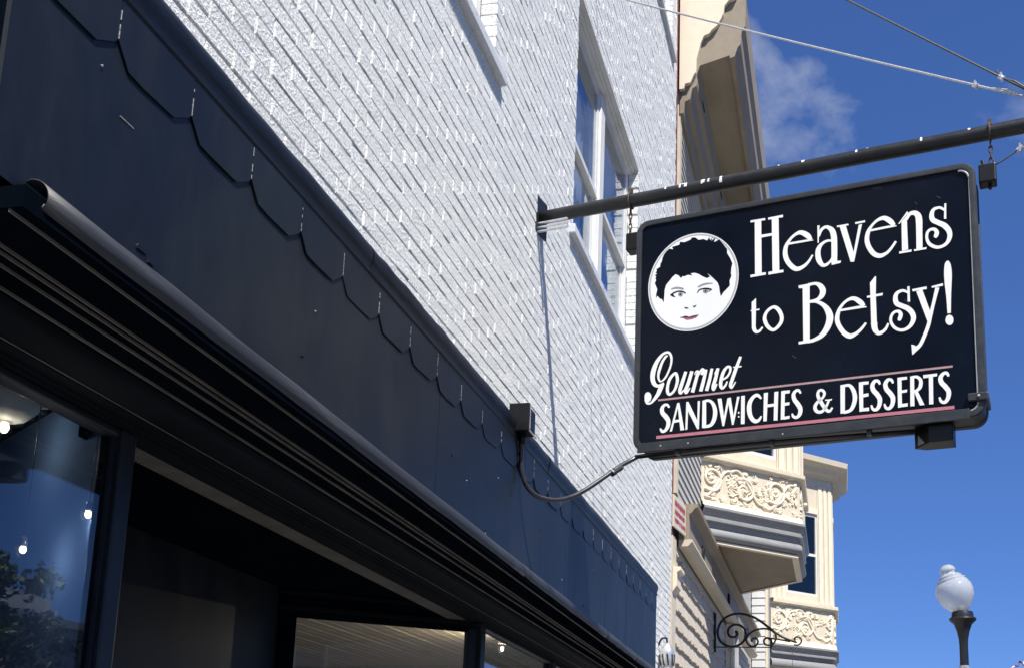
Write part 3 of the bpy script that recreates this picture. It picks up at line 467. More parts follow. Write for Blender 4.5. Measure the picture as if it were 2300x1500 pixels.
# soffit with raised track ribs
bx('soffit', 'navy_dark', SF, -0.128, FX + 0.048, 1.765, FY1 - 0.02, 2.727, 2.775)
for x in (0.166, 0.046, 0.022, -0.020, -0.100):
    w_ = 0.0017
    cuts = sorted([1.768] + [rng.uniform(5, 9.4) for _ in range(2)] + [FY1 - 0.03])
    for a, b in zip(cuts[:-1], cuts[1:]): bx('track_rib', 'rib_metal', SF, x - w_, x + w_, a, b - 0.012, 2.7195, 2.7272)
for q in range(16):
    y = 2.2 + q * 0.47; MB().lathe([(0.004, 0), (0.004, 0.003)], (0.085 + 0.02 * (q % 2), y, 2.723), 6).build('screw', 'navy_dark', SF)
bp_ = [(-0.1285, 2.727), (-0.135, 2.718)] + [(-0.205 + 0.068 * math.cos(R(a)), 2.712 - 0.016 * math.sin(R(a))) for a in range(0, 181, 15)] + [(-0.28, 2.727), (-0.28, 2.775), (-0.1285, 2.775)]
MB().prism(bp_, lambda x, z: (x, 0.4, z), lambda x, z: (x, FY1 - 0.03, z)).build('soffit_roll', 'navy_soft', SF, auto=40)
hp = [(-0.2805, 2.725), (-0.30, 2.722), (-0.302, 2.716), (-0.325, 2.716), (-0.327, 2.722), (-0.352, 2.720), (-0.354, 2.712), (-0.365, 2.710), (-0.367, 2.700), (-0.385, 2.698), (-0.40, 2.698), (-0.44, 2.698), (-0.44, 2.775), (-0.2805, 2.775)]
MB().prism(hp, lambda x, z: (x, 0.4, z), lambda x, z: (x, FY1 - 0.03, z)).build('head_trim', 'navy_soft', SF, auto=30)
bx('head_lip', 'rib_metal', SF, -0.293, -0.2895, 0.42, FY1 - 0.04, 2.7165, 2.7225)
# vent strip over the entrance
for q in range(8):
    x = -0.442 - q * 0.0142
    bx('vent_slat', 'vent_grey', SF, x - 0.0072, x, 3.00, 6.36, 2.703, 2.711)
bx('vent_back', 'gap_dark', SF, -0.56, -0.4405, 2.98, 6.40, 2.714, 2.722)
# entrance ceiling boards
GX = -0.40
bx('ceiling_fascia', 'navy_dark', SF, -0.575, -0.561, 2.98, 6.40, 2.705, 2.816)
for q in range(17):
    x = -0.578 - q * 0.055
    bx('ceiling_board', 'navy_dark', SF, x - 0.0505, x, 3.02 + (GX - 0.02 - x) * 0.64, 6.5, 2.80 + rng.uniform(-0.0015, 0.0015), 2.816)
MB().hexa([(-0.445, 3.02, 2.822), (-0.445, 6.6, 2.822), (-1.5, 6.6, 2.822), (-1.5, 3.68, 2.822)], [(-0.445, 3.02, 2.84), (-0.445, 6.6, 2.84), (-1.5, 6.6, 2.84), (-1.5, 3.68, 2.84)]).build('ceiling_back', 'gap_dark', SF)
# display windows
GX = -0.40
def dwin(ya, yb, lt=0.045, rt=0.07):
    f = MB().box(GX - 0.05, GX + 0.03, ya, ya + lt, 0.35, 2.697).box(GX - 0.05, GX + 0.03, yb - rt, yb, 0.35, 2.697).box(GX - 0.04, GX + 0.02, ya + lt, yb - rt, 2.672, 2.697).box(GX - 0.04, GX + 0.02, ya + lt, yb - rt, 0.35, 0.42)
    o = f.build('display_window', 'frame_navy', SF, bevel=0.006)
    bx('pane', 'glass_shop', o, GX - 0.008, GX, ya + lt - 0.01, yb - rt + 0.01, 0.40, 2.68)
    bx('gasket', 'frame_navy', o, GX, GX + 0.012, yb - rt - 0.014, yb - rt, 0.42, 2.672)
    bx('stall_riser', 'navy', o, GX - 0.08, GX + 0.02, ya, yb, 0.0, 0.35, bevel=0.01)
dwin(0.45, 2.985)
dwin(6.42, 8.2, lt=0.085, rt=0.05); dwin(8.2, 9.72, lt=0.05, rt=0.05)
# recessed entrance: splayed window, back wall and door
sdx, sdy = math.sin(R(55)), math.cos(R(55))
def spl(t, n, z): return (GX - 0.02 - sdx * t + sdy * n, 6.45 - sdy * t - sdx * n, z)     # t runs inwards from the street, n towards the camera
def splbox(t0, t1, n0, n1, z0, z1): return MB().hexa([spl(t0, n0, z0), spl(t1, n0, z0), spl(t1, n1, z0), spl(t0, n1, z0)], [spl(t0, n0, z1), spl(t1, n0, z1), spl(t1, n1, z1), spl(t0, n1, z1)])
SW = splbox(0.02, 1.16, -0.05, 0.03, 2.645, 2.799).build('splayed_window', 'navy_dark', SF, bevel=0.005)
splbox(0.02, 1.16, 0.03, 0.047, 2.765, 2.792).build('head_moulding', 'navy_soft', SW, bevel=0.004)
splbox(0.02, 1.16, 0.03, 0.045, 2.675, 2.705).build('head_moulding', 'navy_soft', SW, bevel=0.004)
splbox(1.06, 1.15, -0.05, 0.03, 0.0, 2.645).build('jamb', 'navy_dark', SW, bevel=0.006)
splbox(0.005, 0.055, -0.05, 0.035, 0.0, 2.66).build('jamb', 'frame_navy', SW, bevel=0.006)
splbox(0.05, 1.065, -0.012, -0.004, 0.42, 2.65).build('pane', 'glass_entrance', SW)
splbox(0.05, 1.065, -0.05, 0.02, 0.0, 0.42).build('stall_riser', 'navy', SW)
EX = GX - 0.02 - sdx * 1.15; EY = 6.45 - sdy * 1.15
bx('entrance_wall', 'navy', SF, EX - 0.08, EX, 3.6, EY + 0.06, 2.12, 2.80)
D = bx('door', 'navy', SF, EX - 0.07, EX - 0.02, 3.95, 5.15, 0.02, 2.11, bevel=0.006)
bx('door_pane', 'glass_shop', D, EX - 0.018, EX - 0.012, 4.1, 5.0, 0.5, 1.98)
MB().tube([(EX + 0.04, 5.06, 0.85), (EX + 0.04, 5.06, 1.25)], 0.012).build('handle', 'zinc', D)
bx('entrance_wall', 'navy', SF, EX - 0.08, EX, 5.155, EY + 0.06, 0.0, 2.118)
bx('entrance_wall', 'navy', SF, EX - 0.08, EX, 3.6, 3.945, 0.0, 2.118)
MB().hexa([(GX - 0.06, 2.99, 0), (GX - 0.01, 2.99, 0), (EX, 3.6, 0), (EX - 0.06, 3.6, 0)], [(GX - 0.06, 2.99, 2.80), (GX - 0.01, 2.99, 2.80), (EX, 3.6, 2.80), (EX - 0.06, 3.6, 2.80)]).build('entrance_wall', 'navy', SF)
MB().hexa([(GX - 0.075, 2.955, 0), (GX - 0.065, 2.965, 0), (EX - 0.065, 3.575, 0), (EX - 0.075, 3.565, 0)], [(GX - 0.075, 2.955, 2.87), (GX - 0.065, 2.965, 2.87), (EX - 0.065, 3.575, 2.87), (EX - 0.075, 3.565, 2.87)]).build('inner_lining', 'interior_blue', SF)
bx('entrance_step', 'concrete', SF, EX, GX + 0.2, 3.0, 6.3, -0.003, 0.02)
bx('threshold', 'concrete', SF, GX + 0.02, -0.151, 0.3, 9.75, -0.15, 0.0)

# shop interior
struct('interior_floor', MB().box(-6, -0.44, 0.2, 11.0, -0.15, -0.01), 'interior_floor')
struct('interior_wall', MB().box(-6.1, -6, 0.2, 11.0, 0, 2.9), 'interior_blue')
struct('interior_wall', MB().box(-6, -0.45, 0.1, 0.2, 0, 2.9), 'interior_white')
struct('interior_wall', MB().box(-6, -0.45, 10.6, 10.7, 0, 2.9), 'interior_white')
ic = struct('interior_ceiling', MB().box(-6, -0.45, 0.2, 11.0, 2.90, 2.92), 'interior_dark')
x = -0.46
while x > -5.9:
    w_ = 0.078; z_ = 2.875 + rng.uniform(-0.002, 0.002)
    if x < EX - 0.02:
        MB().box(x - w_, x, 0.25, 5.6, z_, 2.898).build('ceiling_plank', 'interior_blue', ic); MB().box(x - w_, x, 5.603, 10.55, z_, 2.898).build('ceiling_plank', 'interior_tan', ic)
    else:
        ye = 6.5 + (x + 0.42) * sdy / sdx + 0.12
        MB().box(x - w_, x, ye, 10.55, z_, 2.898).build('ceiling_plank', 'interior_tan', ic); MB().box(x - w_, x, 0.25, 2.93 + (GX - x) * 0.62, z_, 2.898).build('ceiling_plank', 'interior_blue', ic)
    x -= 0.092

# ceiling lights inside the left display window
def ceil_light(x, y, label, r=0.16, glow=True, rot=0.0):
    t = thing('ceiling_light', label, 'light', (x, y, 2.87), 'ceiling lights inside the shop')
    c, s = math.cos(rot), math.sin(rot)
    q = [(x + c * a - s * b, y + s * a + c * b) for a, b in ((-r, -r), (r, -r), (r, r), (-r, r))]
    MB().hexa([(p[0], p[1], 2.845) for p in q], [(p[0], p[1], 2.873) for p in q]).build('base_plate', 'fixture_white', t, bevel=0.006)
    MB().lathe([(r * 0.75, 0), (r * 0.8, -0.01), (r * 0.7, -0.04), (r * 0.45, -0.075), (0.02, -0.09)], (x, y, 2.845), 20).build('dome', 'fixture_white', t, smooth=True)
    if glow:
        ld = bpy.data.lights.new('bulb_light', 'POINT'); ld.energy = glow; ld.color = (1.0, 0.8, 0.55); ld.shadow_soft_size = 0.006
        lo = bpy.data.objects.new('bulb_light', ld); COL.objects.link(lo); lo.parent = t; lo.location = (0, 0, -0.158)
        MB().lathe([(0.008, 0), (0.014, -0.012), (0.015, -0.024), (0.008, -0.036)], (x, y, 2.758), 10).build('bulb', 'bulb', t, smooth=True)
ceil_light(-0.86, 3.00, 'square ceiling light with dome in top corner of left display window', 0.13, 0.8, 0.15)
def pendant(x, y, z, label, w):
    t = thing('pendant_light', label, 'light', (x, y, z), 'pendant lights in the left display window')
    MB().tube([(x, y, z + 0.035), (x, y, 2.872)], 0.0014, 6).build('cord', 'wire_dark', t)
    MB().lathe([(0.006, 0.04), (0.009, 0.037), (0.011, 0.016), (0.010, 0.010)], (x, y, z), 12).build('socket', 'zinc', t, smooth=True)
    MB().lathe([(0.006, 0.013), (0.010, 0.004), (0.0105, -0.003), (0.0065, -0.010), (0.002, -0.012)], (x, y, z), 12).build('bulb', 'bulb', t, smooth=True)
    ld = bpy.data.lights.new('bulb_light', 'POINT'); ld.energy = w; ld.color = (1.0, 0.85, 0.65); ld.shadow_soft_size = 0.005
    lo = bpy.data.objects.new('bulb_light', ld); COL.objects.link(lo); lo.parent = t; lo.location = (0, 0, -0.019)
pendant(-0.465, 2.925, 2.420, 'small glowing pendant bulb beside the display window post', 0.35)
pendant(-0.70, 2.957, 2.323, 'small glowing pendant bulb above the tree mirrored in the window', 0.6)
ceil_light(-0.83, 8.32, 'glowing ceiling light behind the window right of the entrance', 0.07, 18, 0.1)

# ================================================================== projecting sign
AS = R(78.7); sd = Vector((math.sin(AS), -math.cos(AS), 0)); sn = Vector((math.cos(AS), math.sin(AS), 0)); SP0 = Vector((0, 6.07, 0))
def S(u, w, z):            # u outwards along the pole, w towards the camera, z up
    p = SP0 + sd * u - sn * w; return (p.x, p.y, z)
def sbox(mb, u0, u1, w0, w1, z0, z1):
    return mb.hexa([S(u0, w0, z0), S(u1, w0, z0), S(u1, w1, z0), S(u0, w1, z0)], [S(u0, w0, z1), S(u1, w0, z1), S(u1, w1, z1), S(u0, w1, z1)])
PL = thing('sign_pole', 'black steel pole jutting from white brick wall with the hanging sign', 'pole', S(0, 0, 5.1))
mb = MB(); mb.tube([S(-0.02 + i * 0.26, 0, 5.095 + 0.0012 * (i % 3)) for i in range(13)], 0.0405, 16)
mb.build('tube', 'pipe', PL, smooth=True)
sbox(MB(), 0.0, 0.014, -0.08, 0.08, 4.98, 5.22).build('wall_plate', 'pipe', PL, bevel=0.004)
mb = MB()
for dz in (0.005, 0.032, 0.06): sbox(mb, 0.012, 0.21, 0.03, 0.046, 4.975 + dz, 4.983 + dz)
mb.build('bracket_strap', 'zinc', PL)
for u, a in ((0.30, 0.3), (0.93, 1.0), (0.95, 1.1), (0.965, 1.4), (1.065, 1.0), (1.075, 0.9), (1.105, 0.7), (1.18, 1.1), (1.52, 0.5), (1.66, 1.1), (1.96, 0.9), (2.31, 0.9), (2.02, 0.4), (2.56, 0.5), (0.84, 0.6)):
    L_ = rng.uniform(30, 95) * a; pts = []
    for q in range(6):
        an = R(70 - L_ * q / 5); pts.append((an, rng.uniform(0.004, 0.0085) * (1.3 if a > 1 else 0.9)))
    mb = MB(); vs_ = []
    for an, hw in pts:
        for sg in (-1, 1): vs_.append(S(u + sg * hw, 0.0418 * math.cos(an), 5.096 + 0.0418 * math.sin(an)))
    mb.add(vs_, [(2 * q, 2 * q + 1, 2 * q + 3, 2 * q + 2) for q in range(5)]).build('dropping_streak', 'dropping', PL)

HS = thing('hanging_sign', 'black double-faced hanging sign with white Heavens to Betsy lettering and round emblem', 'sign', S(1.64, 0, 3.5))
U0, U1, Z0, Z1, WF = 0.688, 2.585, 3.497, 4.892, 0.10
def rrect(u0, u1, z0, z1, r_, n=6):
    pts = []
    for cx, cz, a0 in ((u1 - r_, z0 + r_, -90), (u1 - r_, z1 - r_, 0), (u0 + r_, z1 - r_, 90), (u0 + r_, z0 + r_, 180)):
        for i in range(n + 1): a = R(a0 + 90 * i / n); pts.append((cx + r_ * math.cos(a), cz + r_ * math.sin(a)))
    return pts
o_out = rrect(U0, U1, Z0, Z1, 0.075); N_ = len(o_out)
def ring(inset, r_): return rrect(U0 + inset, U1 - inset, Z0 + inset, Z1 - inset, r_)
def sleeve(mb, loops):      # loops: (points, w)
    vs_ = [S(p[0], w, p[1]) for pts, w in loops for p in pts]
    fs = [(a * N_ + i, a * N_ + (i + 1) % N_, (a + 1) * N_ + (i + 1) % N_, (a + 1) * N_ + i) for a in range(len(loops) - 1) for i in range(N_)]
    return mb.add(vs_, fs)
sleeve(MB(), [(ring(0.036, 0.045), 0.089), (ring(0.034, 0.047), 0.1015), (ring(0.028, 0.052), 0.103), (ring(0.006, 0.07), 0.101), (ring(0.0, 0.075), 0.094), (ring(0.0, 0.075), 0.062), (ring(0.006, 0.07), 0.058), (ring(0.006, 0.07), -0.058), (ring(0.0, 0.075), -0.062), (ring(0.0, 0.075), -0.094), (ring(0.006, 0.07), -0.101), (ring(0.034, 0.047), -0.1015), (ring(0.036, 0.045), -0.089)]).build('frame', 'sign_frame', HS, auto=28)
pan = ring(0.035, 0.046)
face = MB().add([S(p[0], 0.0915, p[1]) for p in pan], [tuple(range(N_))]).build('face_panel', 'sign_black', HS)
MB().add([S(p[0], -0.0915, p[1]) for p in pan], [tuple(range(N_))]).build('face_panel', 'sign_black', HS)
# retaining strips and fittings
mb = MB(); sbox(mb, 0.72, 2.505, 0.1035, 0.112, 3.485, 3.540).build('lower_strip', 'sign_frame', HS, bevel=0.003)
mb = MB(); mb.tube([S(2.548, 0.0975, 3.60), S(2.550, 0.0975, 4.3), S(2.552, 0.0975, 4.80)], 0.0045, 6).build('edge_strip', 'sign_edge', HS)
mb = MB(); mb.tube([S(2.546 - 0.043 + 0.047 * math.cos(R(a)), 0.0985, 4.80 + 0.047 * math.sin(R(a))) for a in range(5, 96, 15)], 0.0055, 6).build('edge_strip', 'sign_edge', HS)
mb = MB(); mb.tube([S(2.546 - 0.043 + 0.047 * math.cos(R(a)), 0.0985, 3.575 + 0.047 * math.sin(R(a))) for a in range(-80, -4, 15)], 0.006, 6).build('edge_strip', 'seam_worn', HS)
c_ = sbox(MB(), 2.50, 2.60, -0.06, 0.116, 3.575, 3.618).build('clamp', 'sign_frame', HS, bevel=0.006)
MB().lathe([(0.007, 0), (0.007, 0.006), (0.003, 0.009)], S(2.553, 0.117, 3.598), 8, Matrix.Rotation(R(90), 3, 'X') @ Matrix.Rotation(0, 3, 'Z')).build('screw', 'sign_edge', c_)
sbox(MB(), 2.596, 2.685, -0.05, 0.03, 4.80, 4.905).build('hanger_bracket', 'black_box', HS, bevel=0.008)
mb = MB(); mb.tube([S(2.625, 0.0, 4.90), S(2.615, 0.0, 4.94)], 0.009, 8); mb.tube([S(2.65, -0.01, 4.80), S(2.65, -0.01, 4.775)], 0.009, 8); mb.build('hanger_bolt', 'black_box', HS)
sbox(MB(), 0.590, 0.690, -0.05, 0.03, 4.765, 4.875).build('hanger_bracket', 'black_box', HS, bevel=0.008)
mb = MB(); mb.tube([S(0.66, 0.0, 4.87), S(0.68, 0.0, 4.925)], 0.009, 8); mb.build('hanger_bolt', 'black_box', HS)
# small lamp box under the sign and conduit along the bottom
fx = MB().prism([(2.215, -0.02), (2.30, 0.075), (2.42, 0.075), (2.42, -0.06), (2.27, -0.06)], lambda u, w: S(u, w, 3.395), lambda u, w: S(u, w, 3.503)).build('lamp_box', 'black_box', HS, bevel=0.005)
MB().add([S(2.235, 0.005, 3.402), S(2.275, 0.05, 3.402), S(2.238, 0.0085, 3.46)], [(0, 1, 2)]).build('lamp_glass', 'emblem_grey', fx)
mb = MB(); mb.tube([S(0.70, 0.075, 3.476), S(1.1, 0.075, 3.482), S(1.6, 0.07, 3.480), S(2.23, 0.03, 3.475)], 0.013, 8).build('conduit_run', 'cable', HS, smooth=True)
mb = MB()
for u in (0.95, 1.48, 2.0): sbox(mb, u - 0.012, u + 0.012, 0.05, 0.094, 3.462, 3.498)
mb.build('conduit_clip', 'sign_frame', HS)
for u, w_, z in ((0.86, 0.1125, 3.514), (1.02, 0.1125, 3.512), (1.55, 0.1125, 3.508)):
    mb = MB(); sbox(mb, u - 0.004, u + 0.004, 0.111, 0.1128, z - 0.004, z + 0.004).build('paint_fleck', 'sign_edge', HS)
# lettering
def glyphs(items, w0):
    mb = MB(); lay = 0
    for kind, d in items:
        w_ = w0 + 0.00012 * lay; lay += 1
        if kind == 'P':
            pts = [(d[i] / 1e3, d[i + 1] / 1e3) for i in range(0, len(d), 2)]
            mb.add([S(u, w_, z) for u, z in pts], [tuple(range(len(pts)))])
        else:
            P = catmull([(d[i] / 1e3, d[i + 1] / 1e3, d[i + 2] / 1e3) for i in range(0, len(d), 3)], 7); n = len(P); vs_ = []
            cl = P[0][:2] == P[-1][:2]
            for i, (u, z, wd) in enumerate(P):
                a = P[i - 1] if i > 0 else (P[-2] if cl else P[0]); b = P[i + 1] if i < n - 1 else (P[1] if cl else P[-1])
                dx, dz = b[0] - a[0], b[1] - a[1]; l = math.hypot(dx, dz) or 1; nx, nz_ = -dz / l, dx / l
                vs_ += [S(u + nx * wd / 2, w_, z + nz_ * wd / 2), S(u - nx * wd / 2, w_, z - nz_ * wd / 2)]
            mb.add(vs_, [(2 * i, 2 * i + 1, 2 * i + 3, 2 * i + 2) for i in range(n - 1)])
    return mb
WL = 0.0925
for word in ('Heavens', 'to', 'Betsy!', 'Gourmet', 'SANDWICHES', '& DESSERTS'):
    glyphs(LETTERS[word], WL).build('lettering', 'letter_white', face)['label'] = 'white painted word on the sign face'
for u0, z0, u1, z1 in ((2.385, 4.73, 2.405, 4.715), (2.27, 4.72, 2.285, 4.705), (1.90, 4.62, 1.915, 4.60), (1.40, 4.12, 1.408, 4.10), (2.20, 4.18, 2.23, 4.14), (0.95, 4.83, 0.953, 4.826), (2.47, 4.25, 2.475, 4.2), (1.6, 3.95, 1.625, 3.93), (2.05, 4.87 - 0.03, 2.10, 4.835)):
    mb = MB(); h_ = 0.0016; mb.add([S(u0, WL - 0.0005, z0 - h_), S(u1, WL - 0.0005, z1 - h_), S(u1, WL - 0.0005, z1 + h_), S(u0, WL - 0.0005, z0 + h_)], [(0, 1, 2, 3)]).build('scratch', 'scratch_grey', face)
def rule(a, b, h, m):
    (u0, z0), (u1, z1) = a, b
    MB().add([S(u0, WL - 0.0003, z0 - h), S(u1, WL - 0.0003, z1 - h), S(u1, WL - 0.0003, z1 + h), S(u0, WL - 0.0003, z0 + h)], [(0, 1, 2, 3)]).build('rule', m, face)
rule((0.834, 3.7875), (2.432, 3.7785), 0.0055, 'rule_beige'); rule((0.826, 3.571), (2.432, 3.560), 0.0088, 'rule_pink')
EC = (1.0335, 4.466); EA, EZ = 0.2695, 0.294
def disc(s, w_): return MB().add([S(EC[0] + EA * s * math.cos(2 * math.pi * i / 64), w_, EC[1] + EZ * s * math.sin(2 * math.pi * i / 64)) for i in range(64)], [tuple(range(64))])
em = disc(1.0, WL).build('emblem', 'letter_white', face); em['label'] = 'round emblem of a dark-haired face in flat print'
disc(0.985, WL + 0.0002).build('emblem_ring', 'emblem_ring', face); disc(0.945, WL + 0.0004).build('emblem_disc', 'emblem_white', face)
glyphs(LETTERS['hair'], WL + 0.0007).build('emblem_hair', 'emblem_dark', face)
for q_, it in enumerate(LETTERS['iris']): glyphs([it], WL + 0.0007).build('emblem_iris', 'emblem_grey', face)
for q_, it in enumerate(LETTERS['dark']): glyphs([it], WL + 0.0011 + 0.0001 * q_).build('emblem_feature', 'emblem_grey' if q_ >= len(LETTERS['dark']) - 2 else 'emblem_dark', face)
glyphs(LETTERS['lips'], WL + 0.0007).build('emblem_lips', 'lip_pink', face)

# hanging chains
def chain(u, z0, z1, label):
    t = thing('chain', label, 'chain', S(u, 0, z0), 'chains holding the sign')
    mb = MB(); mb.tube([S(u, 0.046 * math.cos(R(a)), 5.097 + 0.046 * math.sin(R(a))) for a in range(0, 360, 20)], 0.0065, 6, closed=True); mb.build('loop', 'rust', t)
    mb = MB(); sbox(mb, u - 0.011, u + 0.011, -0.008, 0.008, 5.143, 5.172).build('bolt', 'rust', t)
    L_ = 0.034; z = z1; k = 0
    while z > z0:
        mb = MB(); pts = []
        for a in range(0, 360, 30):
            h = 0.009 * math.cos(R(a)); v = 0.021 * math.sin(R(a))
            pts.append(S(u + (h if k % 2 else 0), (0 if k % 2 else h), z - 0.021 + v))
        mb.tube(pts, 0.0042, 6, closed=True).build('link', 'rust', t); z -= L_; k += 1
chain(0.607, 4.90, 5.052, 'rusty chain at the wall end of the hanging sign')
mbx = None
chain(2.662, 4.92, 5.052, 'rusty chain at the street end of the hanging sign')

# guy wires
def lerp(a, b, t): return tuple(p + (q - p) * t for p, q in zip(a, b))
def wire(a, b, r_, m, label, clamps=(), loop=True):
    t = thing('guy_wire', label, 'wire', a)
    sag = lambda s_: Vector(lerp(a, b, s_)) - Vector((0, 0, 0.012 * 4 * s_ * (1 - s_)))
    MB().tube([sag(i / 16) for i in range(17)], r_, 6).build('cable', m, t, smooth=True)
    d = (Vector(b) - Vector(a)).normalized()
    for s_ in clamps:
        c = sag(s_); mb = MB()
        mb.lathe([(0.008, -0.02), (0.013, -0.016), (0.013, 0.016), (0.008, 0.02)], c, 8, d.to_track_quat('Z', 'Y').to_matrix())
        q = d.cross(Vector((0, 0, 1))).normalized()
        mb.tube([c - q * 0.006 + Vector((0, 0, -0.022)), c - q * 0.006 + Vector((0, 0, 0.024))], 0.005, 6); mb.tube([c + q * 0.008 + Vector((0, 0, -0.02)), c + q * 0.008 + Vector((0, 0, 0.026))], 0.005, 6)
        mb.build('clamp', 'zinc', t)
    return t, sag
PEND = S(2.86, 0.0, 5.262)
t, sg = wire((0.0, 7.42, 7.767), S(2.86, 0, 5.258), 0.0065, 'wire_light', 'pale steel guy wire crossing the sky above the sign', (0.915,))
mb = MB(); a = Vector(sg(0.935)); b = Vector(sg(0.997)); mid = (a + b) / 2
mb.tube([a, mid + Vector((0, 0, 0.016)), b], 0.0055, 6).build('loop', 'wire_light', t)
t2, sg2 = wire((0.0, 6.746, 8.314), S(2.86, 0, 5.30), 0.0058, 'wire_dark', 'dark guy wire in the upper right corner of the sky', (0.958,))
mb = MB(); a = Vector(sg2(0.962)); b = Vector(sg2(0.998)); mid = (a + b) / 2
mb.tube([a, mid + Vector((0, 0, 0.018)), b + Vector((0, 0, 0.01))], 0.005, 6).build('loop', 'wire_dark', t2)
mb = MB(); mb.tube([sg2(0.95) + Vector((0, 0, 0.03)), sg2(0.956)], 0.005, 6).build('tail', 'wire_dark', t2)
t3, sg3 = wire(S(2.685, 0.0, 4.905), S(2.93, 0, 5.06), 0.0042, 'wire_dark', 'short dark tie wire at the street end of the sign', (0.5,))
sbox(MB(), 2.85, 2.89, -0.01, 0.01, 5.13, 5.31).build('eye_plate', 'pipe', PL)

# junction box and flexible conduit
JB = thing('junction_box', 'small black electrical box on top edge of the navy fascia', 'junction box', (0.18, 5.30, 3.45))
bx('housing', 'black_box', JB, 0.128, 0.225, 5.235, 5.365, 3.445, 3.575, bevel=0.006)
bx('cover', 'black_box', JB, 0.124, 0.232, 5.222, 5.237, 3.438, 3.585, bevel=0.003)
MB().box(0.2255, 0.231, 5.228, 5.3725, 3.438, 3.446).box(0.2255, 0.2335, 5.2385, 5.244, 3.446, 3.58).build('lip', 'seam_worn', JB)
MB().lathe([(0.022, 0), (0.022, -0.03), (0.017, -0.034), (0.017, -0.055)], (0.175, 5.30, 3.446), 10).build('hub', 'black_box', JB)
cp = [(0.175, 5.30, 3.42), (0.165, 5.328, 3.342), (0.170, 5.335, 3.248), (0.194, 5.36, 3.178), (0.234, 5.402, 3.140), (0.300, 5.472, 3.133), (0.366, 5.541, 3.160), (0.433, 5.612, 3.216), (0.511, 5.694, 3.302), (0.591, 5.779, 3.396), (0.643, 5.833, 3.446), S(0.705, 0.075, 3.474)]
CD = thing('conduit', 'black flexible conduit drooping from junction box to the hanging sign', 'conduit', cp[5])
pth = catmull(cp, 5); MB().tube(pth, 0.0125, 10).build('hose', 'cable', CD, smooth=True)
a, b = Vector(cp[8]), Vector(cp[10]); d = (b - a).normalized()
MB().lathe([(0.013, -0.045), (0.019, -0.043), (0.019, -0.015), (0.015, -0.013), (0.0175, 0.03), (0.013, 0.045)], (a + b) / 2 + Vector((0.005, 0.005, 0)), 10, d.to_track_quat('Z', 'Y').to_matrix()).build('coupling', 'cable', CD)
MB().lathe([(0.0185, -0.004), (0.0195, 0), (0.0185, 0.004)], (a + b) / 2 - d * 0.03, 10, d.to_track_quat('Z', 'Y').to_matrix()).build('coupling_ring', 'zinc', CD)

# lamp fitting at the left end of the soffit
SPT = thing('spotlight', 'small grey metal spotlight under the soffit at the left edge', 'spotlight', (0.12, 1.78, 2.70))
MB().lathe([(0.012, 0.05), (0.03, 0.045), (0.034, 0.0), (0.034, -0.045), (0.026, -0.05)], (0.105, 1.735, 2.60), 14, Matrix.Rotation(R(25), 3, 'X')).build('housing', 'zinc', SPT, auto=30)
MB().tube([(0.105, 1.72, 2.64), (0.105, 1.70, 2.728)], 0.008, 6).build('stem', 'gutter', SPT)

# ================================================================== cream building with bay windows
def sweep_part(name, m, parent, plan, prof, close=False, auto=None): return MB().sweep(plan, prof, close).build(name, m, parent, auto=auto)
def ornament(parent, a, b, z0, z1, s=1.0, seed=1):
    # carved foliage scrolls standing proud of a panel between plan points a and b
    a = Vector((*a, 0)); b = Vector((*b, 0)); d = (b - a); Ln = d.length; d.normalize(); n = Vector((d.y, -d.x, 0)); H = z1 - z0
    rg = random.Random(seed); mb = MB()
    def P(x, y, o): q = a + d * x + n * o; return (q.x, q.y, z0 + y)
    def stroke(pts, r0, r1, o=0.0):
        pts = catmull([(p[0], p[1]) for p in pts], 4); N = len(pts)
        keep = [(p, r0 + (r1 - r0) * i / (N - 1)) for i, p in enumerate(pts) if 0.01 < p[0] < Ln - 0.01 and 0.012 < p[1] < H - 0.012]
        if len(keep) > 2: mb.tube([P(p[0], p[1], o) for p, _ in keep], [r_ for _, r_ in keep], 6)
    per = H * 1.05; k = 0; x0 = -per * 0.2
    while x0 < Ln:
        up = 1 if k % 2 == 0 else -1; cy = H * 0.5
        stroke([(x0, cy - up * H * 0.34), (x0 + per * 0.22, cy - up * H * 0.42), (x0 + per * 0.5, cy - up * H * 0.16), (x0 + per * 0.8, cy + up * H * 0.28), (x0 + per, cy + up * H * 0.36)], 0.026 * s, 0.020 * s, 0.006)
        cx, cyy = x0 + per * 0.42, cy + up * H * 0.08; sp = []
        for i in range(15):
            t = i / 14; ang = up * (-2.2 + t * 9.2); rr = H * 0.36 * (1 - 0.84 * t); sp.append((cx + rr * math.cos(ang), cyy + rr * math.sin(ang) * 0.95))
        stroke(sp, 0.026 * s, 0.017 * s, 0.008); mb.lathe([(0.034 * s, -0.006), (0.03 * s, 0.014), (0.015 * s, 0.028)], P(cx, cyy, 0.004), 8, n.to_track_quat('Z', 'Y').to_matrix())
        for j in range(24):      # acanthus fronds: fans of fat tapering lobes
            a0 = rg.uniform(0, 6.28); bx_, by_ = x0 + per * rg.uniform(0.0, 1.0), cy + H * rg.uniform(-0.46, 0.46); l = H * rg.uniform(0.13, 0.25); cu = rg.choice((-1, 1)) * rg.uniform(0.4, 1.0)
            for f in (-0.66, -0.22, 0.22, 0.66):
                aa = a0 + f; lf = l * (1 - 0.25 * abs(f))
                stroke([(bx_, by_), (bx_ + lf * 0.5 * math.cos(aa), by_ + lf * 0.5 * math.sin(aa)), (bx_ + lf * math.cos(aa + cu), by_ + lf * math.sin(aa + cu))], 0.017 * s, 0.009 * s, rg.uniform(0.0, 0.012))
        x0 += per; k += 1
    return mb.build('ornament', 'cream_light', parent, smooth=True)

